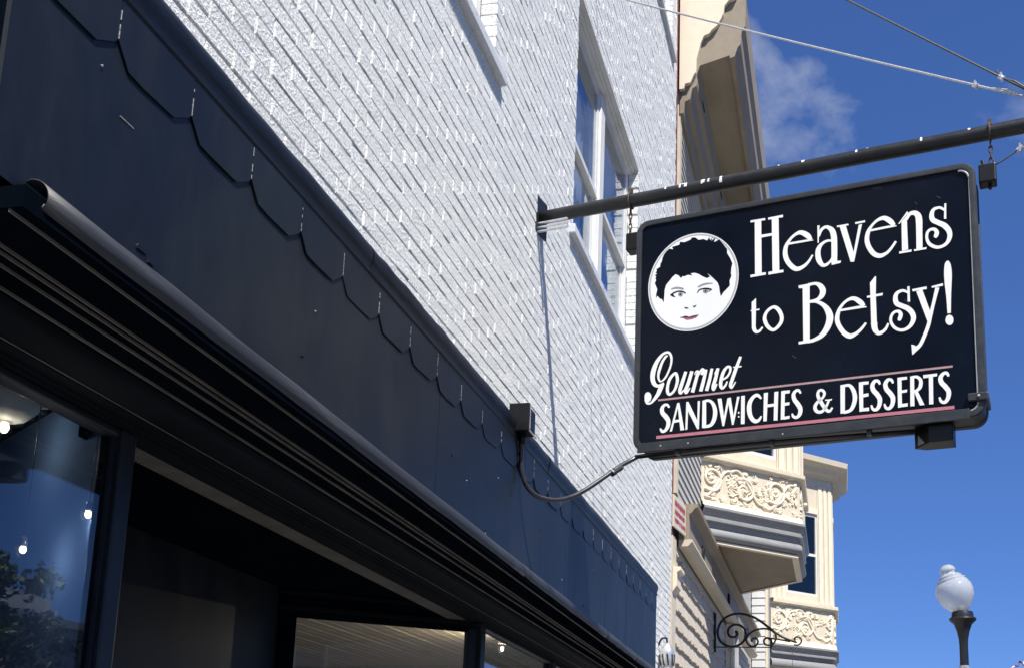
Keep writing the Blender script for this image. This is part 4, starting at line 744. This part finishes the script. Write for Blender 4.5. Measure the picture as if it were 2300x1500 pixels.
def bay(parent, plan, zb, zr, zc, zo0, zo1, zs, ztop, s=1.0, seed=1):
    """plan: wall, corner, corner, wall; soffit zb, roll top zr, cove top zc, ornament zo0..zo1, sill zs"""
    B = MB().sweep(plan, [(0, zo0 - 0.03), (0, zs)]).build('bay', 'cream', parent)
    def off(p, o):   # inset plan
        P = [Vector(q) for q in p]; out = []
        for i in range(len(P)):
            ns = []
            if i > 0: d = (P[i] - P[i - 1]).normalized(); ns.append(Vector((d.y, -d.x)))
            if i < len(P) - 1: d = (P[i + 1] - P[i]).normalized(); ns.append(Vector((d.y, -d.x)))
            m = ns[0] if len(ns) == 1 else (ns[0] + ns[1]) / (1 + ns[0].dot(ns[1]))
            q = P[i] + m * o; out.append((q.x, q.y))
        return out
    h1 = zr - zb; e = h1 * 0.5
    sweep_part('lower_trim', 'cream_light', B, plan, [(-0.12 * s, zb), (-0.03 * s, zb), (-0.03 * s, zb + 0.035 * s), (-0.12 * s, zb + 0.035 * s)])
    zz = zb + 0.035 * s
    sweep_part('roll_moulding', 'grey_paint', B, plan, [(-0.06 * s, zz)] + [(-0.055 * s + 0.085 * s * math.cos(R(a)), zz + 0.012 + (zr - zz - 0.012) / 2 * (1 + math.sin(R(a)))) for a in range(-90, 91, 15)] + [(-0.07 * s, zr)], auto=40)
    zm = zr + (zc - zr) * 0.36
    sweep_part('cove_moulding', 'grey_paint', B, plan, [(-0.055 * s, zr), (-0.045 * s, zr + 0.01), (-0.035 * s, zm - 0.02 * s), (0.03 * s, zm - 0.015 * s), (0.032 * s, zm + 0.012 * s), (0.015 * s, zm + 0.016 * s)], auto=30)
    sweep_part('bed_moulding', 'grey_paint', B, plan, [(0.012 * s, zm + 0.016 * s), (0.012 * s, zm + 0.05 * s), (0.03 * s, zm + 0.075 * s), (0.055 * s, zc - 0.06 * s), (0.075 * s, zc - 0.045 * s), (0.078 * s, zc - 0.015 * s), (0.05 * s, zc)], auto=30)
    sweep_part('fillet', 'cream_light', B, plan, [(0.05 * s, zc), (0.045 * s, zc + 0.012), (0.03 * s, zo0 - 0.005), (0.004, zo0)], auto=30)
    sweep_part('sill_cornice', 'cream_light', B, plan, [(0.003, zo1), (0.03 * s, zo1 + 0.015), (0.035 * s, zo1 + 0.03), (0.075 * s, zo1 + 0.04), (0.082 * s, zs - 0.01), (0.06 * s, zs), (-0.02, zs + 0.012)], auto=30)
    for i in range(3):
        p, q = Vector(plan[i]), Vector(plan[i + 1]); d = (q - p).normalized() * 0.045 * s
        if i < 2: ornament(B, p + d, q - d, zo0, zo1, s, seed + i)
    # soffit boards run out from the wall
    ya, yb = plan[0][1], plan[3][1]; x0 = min(plan[0][0], plan[3][0]); w_ = 0.082 * s; y = ya + 0.12 * s
    inner = off(plan, -0.10 * s)
    def xmax(yy):
        if yy < inner[1][1]: return inner[0][0] + (yy - inner[0][1]) / (inner[1][1] - inner[0][1]) * (inner[1][0] - inner[0][0])
        if yy < inner[2][1]: return inner[1][0]
        return inner[2][0] + (yy - inner[2][1]) / (inner[3][1] - inner[2][1]) * (inner[3][0] - inner[2][0])
    while y + w_ < yb - 0.1 * s:
        xa, xb_ = xmax(y), xmax(y + w_ - 0.009)
        if min(xa, xb_) > x0 + 0.04:
            z_ = zb + 0.012
            MB().hexa([(x0, y, z_), (xa, y, z_), (xb_, y + w_ - 0.014, z_), (x0, y + w_ - 0.014, z_)], [(x0, y, z_ + 0.02), (xa, y, z_ + 0.02), (xb_, y + w_ - 0.009, z_ + 0.02), (x0, y + w_ - 0.009, z_ + 0.02)]).build('soffit_board', 'cornice_tan', B)
        y += w_
    MB().add([(x, yy, zb + 0.03) for x, yy in off(plan, -0.05)], [(0, 1, 2, 3)]).build('soffit_back', 'cornice_tan', B)
    # upper storey: pilasters, windows
    for i in range(3):
        p, q = Vector(plan[i]), Vector(plan[i + 1]); d = q - p; Ln = d.length; d.normalize(); n = Vector((d.y, -d.x))
        def pt(t, o, z): v = p + d * t + n * o; return (v.x, v.y, z)
        def hx(t0, t1, o0, o1, za, zb_): return MB().hexa([pt(t0, o0, za), pt(t1, o0, za), pt(t1, o1, za), pt(t0, o1, za)], [pt(t0, o0, zb_), pt(t1, o0, zb_), pt(t1, o1, zb_), pt(t0, o1, zb_)])
        wj = min(0.42 * s, Ln * 0.25); zt = ztop - 0.75 * s
        for t0, t1 in ((0.0, wj), (Ln - wj, Ln)):
            hx(t0 + 0.004, t1 - 0.004, -0.06, -0.012, zs, ztop).build('pilaster', 'cream', B)
            for f0, f1, o in ((0.08, 0.30, 0.006), (0.42, 0.60, 0.004), (0.72, 0.92, 0.006)):
                hx(t0 + wj * f0, t0 + wj * f1, -0.011, o, zs + 0.03, ztop - 0.2).build('pilaster_strip', 'cream_light', B, bevel=0.004)
        hx(wj, Ln - wj, -0.06, -0.014, zs, zs + 0.16 * s).build('apron', 'cream', B)
        hx(wj, Ln - wj, -0.06, -0.014, zt, ztop).build('head_panel', 'cream', B)
        hx(wj, Ln - wj, -0.013, 0.02, zt + 0.02, zt + 0.12 * s).build('head_strip', 'cream_light', B)
        w0, w1, za, zb_ = wj, Ln - wj, zs + 0.16 * s, zt
        f = hx(w0, w0 + 0.05, -0.08, -0.02, za, zb_); 
        for bb in ((w1 - 0.05, w1, za, zb_), (w0 + 0.05, w1 - 0.05, za, za + 0.05), (w0 + 0.05, w1 - 0.05, zb_ - 0.05, zb_), (w0 + 0.05, w1 - 0.05, (za + zb_) / 2 - 0.03, (za + zb_) / 2 + 0.03)):
            g = hx(bb[0], bb[1], -0.08, -0.021, bb[2], bb[3]); f.add(g.v, g.f)
        wdw = f.build('window', 'far_white', B)
        hx(w0 + 0.04, w1 - 0.04, -0.062, -0.056, za + 0.04, zb_ - 0.04).build('pane', 'glass_far', wdw)
        hx(w0 + 0.05, w1 - 0.05, -0.34, -0.33, za, zb_).build('blind', 'interior_dark', wdw)
    return B

CB = thing('cream_building', 'cream victorian building with bracketed cornice and ornate bay next to the white wall', 'building', (0, 16.5, 0))
MB().box(-8, -0.02, 12.05, 22.6, 4.95, 11.3).build('wall', 'grey_wall', CB)
# grey clapboards beside the bay
z = 4.96
while z < 10.0:
    h = 0.115
    MB().hexa([(-0.022, 12.06, z), (0.006, 12.06, z), (0.006, 14.19, z), (-0.022, 14.19, z)], [(-0.022, 12.06, z + h), (-0.012, 12.06, z + h), (-0.012, 14.19, z + h), (-0.022, 14.19, z + h)]).build('clapboard', 'grey_wall', CB); z += h + 0.001
MB().box(-0.3, -0.012, 11.64, 11.79, 2.6, 11.2).build('party_wall_edge', 'red_brick', CB)
MB().box(-0.3, -0.03, 11.80, 12.05, 4.4, 10.0).build('wall_gap', 'gap_dark', CB)
bx('corner_board', 'cream', CB, -0.3, 0.006, 11.92, 12.058, 4.98, 10.0)
BAY1 = bay(CB, [(0.0, 14.19), (1.262, 15.43), (1.262, 17.19), (0.0, 18.45)], 4.966, 5.165, 5.45, 5.525, 6.065, 6.16, 9.3, 1.0, 3)
# frieze band, crown and oval vents above the ground floor
MB().prism([(-0.02, 4.53), (0.10, 4.53), (0.10, 4.83), (-0.02, 4.83)], lambda x, z: (x, 12.30, z), lambda x, z: (x, 22.6, z)).build('frieze', 'cornice_tan', CB)
MB().prism([(0.1005, 4.832), (0.13, 4.845), (0.17, 4.90), (0.20, 4.905), (0.205, 4.948), (-0.02, 4.948), (-0.02, 4.832)], lambda x, z: (x, 12.30, z), lambda x, z: (x, 22.6, z)).build('frieze_crown', 'cornice_tan', CB, auto=30)
MB().prism([(-0.02, 4.529), (0.135, 4.529), (0.14, 4.50), (0.115, 4.48), (0.09, 4.45), (-0.02, 4.45)], lambda x, z: (x, 12.30, z), lambda x, z: (x, 22.6, z)).build('frieze_base', 'cream', CB, auto=30)
for y in (13.55, 16.83, 20.4): MB().lathe([(0.085, 0), (0.085, 0.02), (0.06, 0.03), (0.05, 0.012)], (0.1005, y, 4.63), 18, Matrix.Rotation(R(90), 3, 'Y') @ Matrix.Diagonal((1.25, 0.85, 1)).to_3x3()).build('oval_vent', 'gap_dark', CB, auto=30)
# ground floor: corner post with capital, shingled wall
MB().box(-0.30, 0.01, 11.66, 11.93, 0, 4.43).build('corner_post', 'cream', CB)
MB().prism([(0.0105, 3.80), (0.06, 3.87), (0.06, 4.02), (0.10, 4.04), (0.10, 4.075), (0.0105, 4.08)], lambda x, z: (x, 11.655, z), lambda x, z: (x, 11.96, z)).build('post_capital', 'cream_light', CB)
MB().box(-0.32, -0.075, 11.93, 22.6, 0, 4.449).build('shingle_backing', 'grey_wall', CB)
rows = 0; z = 4.33
while z > 1.0:
    y = 11.95 + (0.07 if rows % 2 else 0.0)
    while y < 17.4:
        w_ = rng.uniform(0.13, 0.19); dz = rng.uniform(-0.022, 0.012)
        if z > 2.4:
            a, b = y, y + w_ - 0.012
            MB().hexa([(-0.075, a, z + dz), (-0.022, a, z + dz), (-0.022, b, z + dz + rng.uniform(-0.006, 0.006)), (-0.075, b, z + dz)], [(-0.075, a, z + 0.24), (-0.062, a, z + 0.24), (-0.062, b, z + 0.24), (-0.075, b, z + 0.24)]).build('shingle', 'shingle', CB)
        y += w_
    rows += 1; z -= 0.205
for k in range(18):
    z = 4.28 - k * 0.155
    MB().hexa([(-0.073, 17.45, z), (-0.035, 17.45, z), (-0.035, 22.6, z), (-0.073, 22.6, z)], [(-0.073, 17.45, z + 0.153), (-0.06, 17.45, z + 0.153), (-0.06, 22.6, z + 0.153), (-0.073, 22.6, z + 0.153)]).build('clapboard', 'grey_wall', CB)
bx('downpipe', 'grey_wall', CB, -0.02, 0.07, 18.95, 19.05, 0, 4.44, bevel=0.02)
bx('door_post', 'cream_light', CB, -0.05, 0.09, 17.9, 18.1, 0, 4.44, bevel=0.01)
# roof cornice with a cut-out end bracket board
ep = [(0.0, 9.98), (0.055, 9.985), (0.07, 10.05), (0.135, 10.06), (0.175, 10.16), (0.20, 10.19), (0.205, 10.36), (0.225, 10.45), (0.255, 10.575), (0.295, 10.675), (0.36, 10.70), (0.39, 10.745), (0.455, 10.80), (0.50, 10.88), (0.53, 10.95), (0.545, 11.06), (0.60, 11.13), (0.66, 11.15), (0.69, 11.17), (0.69, 11.55), (0.0, 11.55)]
MB().prism(ep, lambda x, z: (x, 11.84, z), lambda x, z: (x, 11.90, z)).build('cornice_end_board', 'cream_light', CB)
cpz = [(0.0, 9.70), (0.045, 9.70), (0.06, 9.85), (0.12, 9.88), (0.15, 10.02), (0.20, 10.05), (0.215, 10.12), (0.20, 10.20), (0.24, 10.32), (0.60, 10.42), (0.605, 10.38), (0.66, 10.40), (0.70, 10.52), (0.735, 10.56), (0.745, 10.72), (0.79, 10.80), (0.80, 11.2), (0.0, 11.2)]
MB().prism(cpz, lambda x, z: (x, 11.905, z), lambda x, z: (x, 21.0, z)).build('cornice', 'cornice_tan', CB, auto=25)
for y in (12.5, 14.6, 17.0): MB().lathe([(0.03, 0), (0.03, 0.012)], (0.205, y, 10.16), 12, Matrix.Rotation(R(70), 3, 'Y') @ Matrix.Diagonal((1.0, 4.0, 1)).to_3x3()).build('cornice_slot', 'gap_dark', CB)
bx('roof', 'asphalt', CB, -8, 0.75, 11.9, 21.0, 11.201, 11.3)

PQ = thing('wall_plaque', 'small cream plaque with illegible red lettering at corner of white wall', 'plaque', (0.05, 12.05, 4.6))
def pq(y, o): return 0.011 + (y - 11.70) * 0.095 + o
MB().hexa([(pq(11.70, -0.02), 11.70, 4.54), (pq(11.70, 0), 11.70, 4.54), (pq(12.28, 0), 12.28, 4.56), (pq(12.28, -0.02), 12.28, 4.56)], [(pq(11.70, -0.02), 11.70, 4.905), (pq(11.70, 0), 11.70, 4.905), (pq(12.28, 0), 12.28, 4.915), (pq(12.28, -0.02), 12.28, 4.915)]).build('board', 'plaque_cream', PQ, bevel=0.004)
mb = MB()
for r_, (za, hh) in enumerate(((4.785, 0.07), (4.69, 0.06), (4.60, 0.055))):
    y = 11.745
    while y < 12.22:
        w_ = rng.uniform(0.025, 0.05)
        for ya, yb, zl, zh in ((y, y + w_ * 0.5, rng.uniform(-0.008, 0.01), hh), (y + w_ * 0.5, y + w_, hh * rng.uniform(0.1, 0.4), hh * rng.uniform(0.6, 0.95))):
            mb.hexa([(pq(ya, 0.0005), ya, za + zl), (pq(ya, 0.003), ya, za + zl), (pq(yb, 0.003), yb, za + zl), (pq(yb, 0.0005), yb, za + zl)], [(pq(ya, 0.0005), ya, za + zh), (pq(ya, 0.003), ya, za + zh), (pq(yb, 0.003), yb, za + zh), (pq(yb, 0.0005), yb, za + zh)])
        y += w_ + rng.uniform(0.006, 0.02)
mb.build('red_marks', 'plaque_red', PQ)

# wrought iron scroll bracket and its board
SB = thing('scroll_bracket', 'black wrought iron scroll bracket on shingled wall beneath the bay', 'bracket', (0, 16.06, 3.9))
YB = 16.06
def sp(pts, r_=0.012, name='scroll'): MB().tube([(x, YB, z) for x, z in pts], r_, 8).build(name, 'iron', SB, smooth=True)
bx('back_plate', 'iron', SB, -0.034, 0.004, YB - 0.02, YB + 0.02, 3.72, 4.30)
def spiral(cx, cz, r0, r1, a0, turns, n=40): return [(cx + (r0 + (r1 - r0) * i / n) * math.cos(a0 + turns * 2 * math.pi * i / n), cz + (r0 + (r1 - r0) * i / n) * math.sin(a0 + turns * 2 * math.pi * i / n)) for i in range(n + 1)]
big = catmull([(1.16, 3.86), (0.98, 3.93), (0.80, 4.055), (0.66, 4.165), (0.53, 4.24), (0.36, 4.285), (0.20, 4.262), (0.08, 4.17), (0.025, 4.03), (0.06, 3.89), (0.17, 3.81), (0.29, 3.805), (0.40, 3.87), (0.435, 3.985), (0.40, 4.08), (0.30, 4.125), (0.205, 4.09), (0.175, 4.01), (0.215, 3.945), (0.285, 3.945), (0.315, 3.995), (0.285, 4.03)], 4)
sp(big, 0.018)
mid = catmull([(0.82, 4.03), (0.72, 4.06), (0.58, 4.04), (0.48, 3.975), (0.445, 3.885), (0.50, 3.81), (0.58, 3.81), (0.615, 3.87), (0.58, 3.92), (0.525, 3.905), (0.53, 3.87)], 4); sp(mid, 0.014)
mid2 = catmull([(0.80, 4.05), (0.875, 3.96), (0.855, 3.86), (0.78, 3.815), (0.71, 3.84), (0.705, 3.90), (0.755, 3.925), (0.785, 3.89)], 4); sp(mid2, 0.014)
sp([(0.72, 3.925), (0.9, 3.905), (1.08, 3.868)], 0.014)
sp(spiral(1.18, 3.885, 0.075, 0.03, -2.2, 1.1), 0.012); sp([(0.0, 3.795), (0.35, 3.79), (0.80, 3.785)], 0.008, 'stay_bar')
for x in (0.21, 1.11): MB().tube([(x + 0.022 * math.cos(R(a)), YB, 3.755 + 0.022 * math.sin(R(a))) for a in range(0, 360, 30)], 0.005, 6, closed=True).build('ring', 'iron', SB)
HB = thing('hanging_board', 'dark brown board hanging below the iron scroll bracket at frame edge', 'sign', (0.65, YB, 3.2))
bx('board', 'brown_board', HB, 0.16, 1.16, YB - 0.02, YB + 0.02, 2.9, 3.487, bevel=0.008)
for x in (0.21, 1.11): MB().tube([(x, YB, 3.735), (x, YB, 3.487)], 0.004, 6).build('hanger_wire', 'wire_dark', HB)

# galvanised lantern on the corner
LN = thing('wall_lantern', 'galvanised metal lantern with hooked arm at the corner of the white wall', 'lantern', (0.06, 10.85, 3.0))
cx, cy, cz = 0.085, 10.86, 2.93
MB().lathe([(0.015, 0.20), (0.035, 0.185), (0.06, 0.15), (0.072, 0.10), (0.075, 0.05), (0.068, 0.0), (0.058, -0.05), (0.05, -0.06)], (cx, cy, cz), 14).build('shade', 'zinc', LN, auto=40)
MB().lathe([(0.05, -0.06), (0.085, -0.075), (0.09, -0.095), (0.06, -0.16), (0.04, -0.17)], (cx, cy, cz), 14).build('skirt', 'zinc', LN, auto=40)
for k in range(5):
    a = R(200 + k * 40); MB().tube([(cx + 0.076 * math.cos(a), cy + 0.076 * math.sin(a), cz + 0.08), (cx + 0.066 * math.cos(a + 0.2), cy + 0.066 * math.sin(a + 0.2), cz - 0.03)], 0.008, 6).build('slot', 'gap_dark', LN)
MB().tube(catmull([(0.0, cy - 0.02, cz + 0.17), (0.03, cy - 0.03, cz + 0.235), (0.075, cy, cz + 0.245), (0.085, cy, cz + 0.19)], 5), 0.010, 8).build('arm', 'iron', LN)

# ================================================================== second bay building
B2 = thing('far_bay_building', 'further cream bay-windowed building seen behind the first bay', 'building', (0.3, 28, 0))
MB().box(-8, 0.28, 22.9, 34, 4.0, 10.0).build('wall', 'grey_wall', B2)
z = 3.98
while z < 9.9:
    MB().hexa([(0.0, 22.87, z), (0.28, 22.87, z), (0.28, 22.9, z), (0.0, 22.9, z)], [(0.0, 22.885, z + 0.16), (0.28, 22.885, z + 0.16), (0.28, 22.9, z + 0.16), (0.0, 22.9, z + 0.16)]).build('clapboard', 'far_white', B2); z += 0.162
MB().box(0.28, 0.33, 22.87, 23.05, 4.0, 9.9).build('corner_board', 'cream_light', B2)
pl2 = [(0.3, 24.35), (1.68, 25.73), (1.68, 27.6), (0.3, 28.98)]
bay(B2, pl2, 4.42, 4.70, 5.02, 5.13, 5.90, 6.02, 9.05, 1.22, 20)
MB().sweep(pl2, [(-0.05, 9.02), (0.03, 9.02), (0.05, 9.08), (0.16, 9.12), (0.20, 9.22), (0.36, 9.30), (0.38, 9.42), (-0.2, 9.5)]).build('bay_cornice', 'cream', B2, auto=30)
MB().add([(x, y, 9.44) for x, y in pl2], [(0, 1, 2, 3)]).build('bay_roof', 'cream', B2)
MB().box(-8, 0.20, 22.9, 34, 0, 3.98).build('ground_floor', 'grey_wall', B2)
MB().box(-0.1, 0.42, 22.88, 34, 3.62, 3.975).build('frieze', 'cream', B2)
bx('roof', 'asphalt', B2, -8, 0.3, 22.9, 34, 10.001, 10.1)

# ================================================================== street lamp
LP = thing('street_lamp', 'black street lamp with tilted frosted acorn globe against the sky', 'street lamp', (3.29, 14, 0))
lx, ly = 3.285, 14.0
MB().lathe([(0.20, 0.0), (0.20, 0.12), (0.15, 0.2), (0.14, 0.55), (0.10, 0.65), (0.075, 0.75), (0.062, 1.2), (0.055, 3.0), (0.052, 3.50)], (lx, ly, -0.004), 20).build('post', 'lamp_black', LP, auto=35)
MB().lathe([(0.054, 3.22), (0.064, 3.225), (0.064, 3.255), (0.054, 3.26)], (lx, ly, 0), 20).build('collar', 'zinc', LP)
MB().lathe([(0.052, 3.495), (0.056, 3.58), (0.075, 3.68), (0.11, 3.775), (0.155, 3.815), (0.165, 3.83), (0.160, 3.85), (0.135, 3.855), (0.132, 3.90), (0.125, 3.925), (0.10, 3.935)], (lx, ly, 0), 24).build('capital', 'lamp_black', LP, auto=35)
T = Matrix.Rotation(R(-16), 3, 'Y')
gl = MB().lathe([(0.085, 0.0), (0.11, 0.03), (0.165, 0.09), (0.215, 0.17), (0.232, 0.25), (0.225, 0.32), (0.195, 0.385), (0.172, 0.405), (0.182, 0.418), (0.156, 0.436), (0.144, 0.446), (0.152, 0.456), (0.115, 0.485), (0.085, 0.50), (0.078, 0.515), (0.098, 0.53), (0.102, 0.55), (0.086, 0.582), (0.055, 0.612), (0.018, 0.622)], (lx - 0.01, ly, 3.925), 32, T).build('globe', 'globe_glass', LP, smooth=True)
MB().lathe([(0.04, 0.0), (0.045, 0.05), (0.03, 0.08)], (lx - 0.01, ly, 3.93), 14).build('bulb_base', 'fixture_white', LP)

# flower basket whose tip shows in the lower right corner
FB = thing('flower_basket', 'red and white blossoms of a hanging basket in the bottom right corner', 'flower basket', (3.27, 9.0, 2.4))
MB().lathe([(0.02, 0), (0.13, 0.03), (0.20, 0.12), (0.21, 0.15)], (3.33, 9.0, 2.42), 16).build('bowl', 'brown_board', FB, smooth=True)
def leaves(n, c, rad, size, rg, shell=0.5):
    mb = MB()
    for _ in range(n):
        v = Vector((rg.gauss(0, 1), rg.gauss(0, 1), rg.gauss(0, 1))).normalized() * rg.uniform(shell, 1)
        p = Vector(c) + Vector((v.x * rad[0], v.y * rad[1], v.z * rad[2])); a = Vector((rg.gauss(0, 1), rg.gauss(0, 1), rg.gauss(0, 1))).normalized(); b = a.cross(Vector((rg.gauss(0, 1), rg.gauss(0, 1), rg.gauss(0, 1)))).normalized()
        s_ = size * rg.uniform(0.6, 1.3); mb.add([p - a * s_, p + b * s_ * 0.5, p + a * s_, p - b * s_ * 0.5], [(0, 1, 2, 3)])
    return mb
rg = random.Random(3)
leaves(420, (3.31, 9.0, 2.58), (0.23, 0.23, 0.13), 0.022, rg).build('foliage', 'leaf', FB)
leaves(120, (3.31, 9.0, 2.61), (0.24, 0.24, 0.14), 0.022, rg, 0.85).build('red_blossoms', 'petal_red', FB)
leaves(90, (3.31, 9.0, 2.61), (0.245, 0.24, 0.14), 0.022, rg, 0.85).build('white_blossoms', 'petal_white', FB)
MB().tube([(3.33, 9.0, 2.5), (3.38, 9.0, 2.62), (3.62, 9.0, 2.62)], 0.008, 6).build('hook', 'iron', FB)
MB().tube([(3.62, 9.0, 0.0), (3.62, 9.0, 2.75)], 0.03, 10).build('pole', 'lamp_black', FB)

# ================================================================== across the street (seen in the glass)
FT = thing('street_tree', 'leafy tree across the street mirrored in the left display window', 'tree', (13.4, 18.6, 0))
trunk = MB().tube([(13.4, 18.6, -0.1), (13.45, 18.62, 1.2), (13.38, 18.55, 2.4), (13.4, 18.6, 3.6), (13.42, 18.6, 5.0)], [0.17, 0.14, 0.12, 0.08, 0.03], 10)
for k in range(9):
    a = rg.uniform(0, 6.28); h = rg.uniform(1.9, 4.2); l = rg.uniform(0.7, 1.5)
    trunk.tube([(13.4, 18.6, h), (13.4 + l * 0.5 * math.cos(a), 18.6 + l * 0.5 * math.sin(a), h + 0.45), (13.4 + l * math.cos(a), 18.6 + l * math.sin(a), h + 0.8)], [0.05, 0.035, 0.012], 6)
trunk.build('trunk', 'bark', FT, smooth=True)
cro = MB()
for k in range(46):
    a = rg.uniform(0, 6.28); zz = rg.uniform(2.2, 6.0); rmax = 1.55 * math.sqrt(max(0.05, 1 - ((zz - 3.6) / 2.6) ** 2)); r_ = rmax * math.sqrt(rg.random())
    m_ = leaves(150, (13.4 + r_ * math.cos(a), 18.6 + r_ * math.sin(a), zz), (0.42, 0.42, 0.36), 0.075, rg, 0.2); cro.add(m_.v, m_.f)
cro.build('crown', 'leaf', FT)
FH = thing('flat_roofed_building', 'pale flat-roofed building across the street mirrored behind the tree', 'building', (16.5, 22, 0))
MB().box(14.5, 22, 16.0, 34, 0, 5.15).build('wall', 'far_grey', FH); MB().box(14.4, 22, 15.9, 34.1, 5.151, 5.32).build('coping', 'far_white', FH); MB().box(16.5, 20, 20.8, 24, 5.321, 6.2).build('plant_room', 'far_white', FH)
for y in (17.5, 21.0, 24.5, 28.0):
    w_ = MB().box(14.42, 14.499, y, y + 1.6, 2.6, 4.2).build('window', 'far_white', FH); bx('pane', 'glass_far', w_, 14.40, 14.419, y + 0.1, y + 1.5, 2.7, 4.1)
TH = thing('tan_house', 'tan clapboard house across the street mirrored in the entrance window', 'building', (16, -13, 0))
MB().box(14.55, 24, -24, -6.9, 0, 9.0).build('wall', 'far_tan', TH)
for k in range(45):
    z = 0.1 + k * 0.195
    MB().hexa([(14.50, -24, z), (14.549, -24, z), (14.549, -6.9, z), (14.50, -6.9, z)], [(14.535, -24, z + 0.19), (14.549, -24, z + 0.19), (14.549, -6.9, z + 0.19), (14.535, -6.9, z + 0.19)]).build('clapboard', 'far_tan', TH)
for y in (-22, -18.5, -15, -11.5):
    for zz in (1.0, 4.6):
        w_ = MB().box(14.46, 14.499, y, y + 1.3, zz, zz + 1.8).build('window', 'far_white', TH); bx('pane', 'glass_far', w_, 14.44, 14.459, y + 0.1, y + 1.2, zz + 0.1, zz + 1.7)
MB().prism([(14.2, 9.001), (24.3, 9.001), (19.2, 12.0)], lambda x, z: (x, -24.3, z), lambda x, z: (x, -6.6, z)).build('roof', 'asphalt', TH)
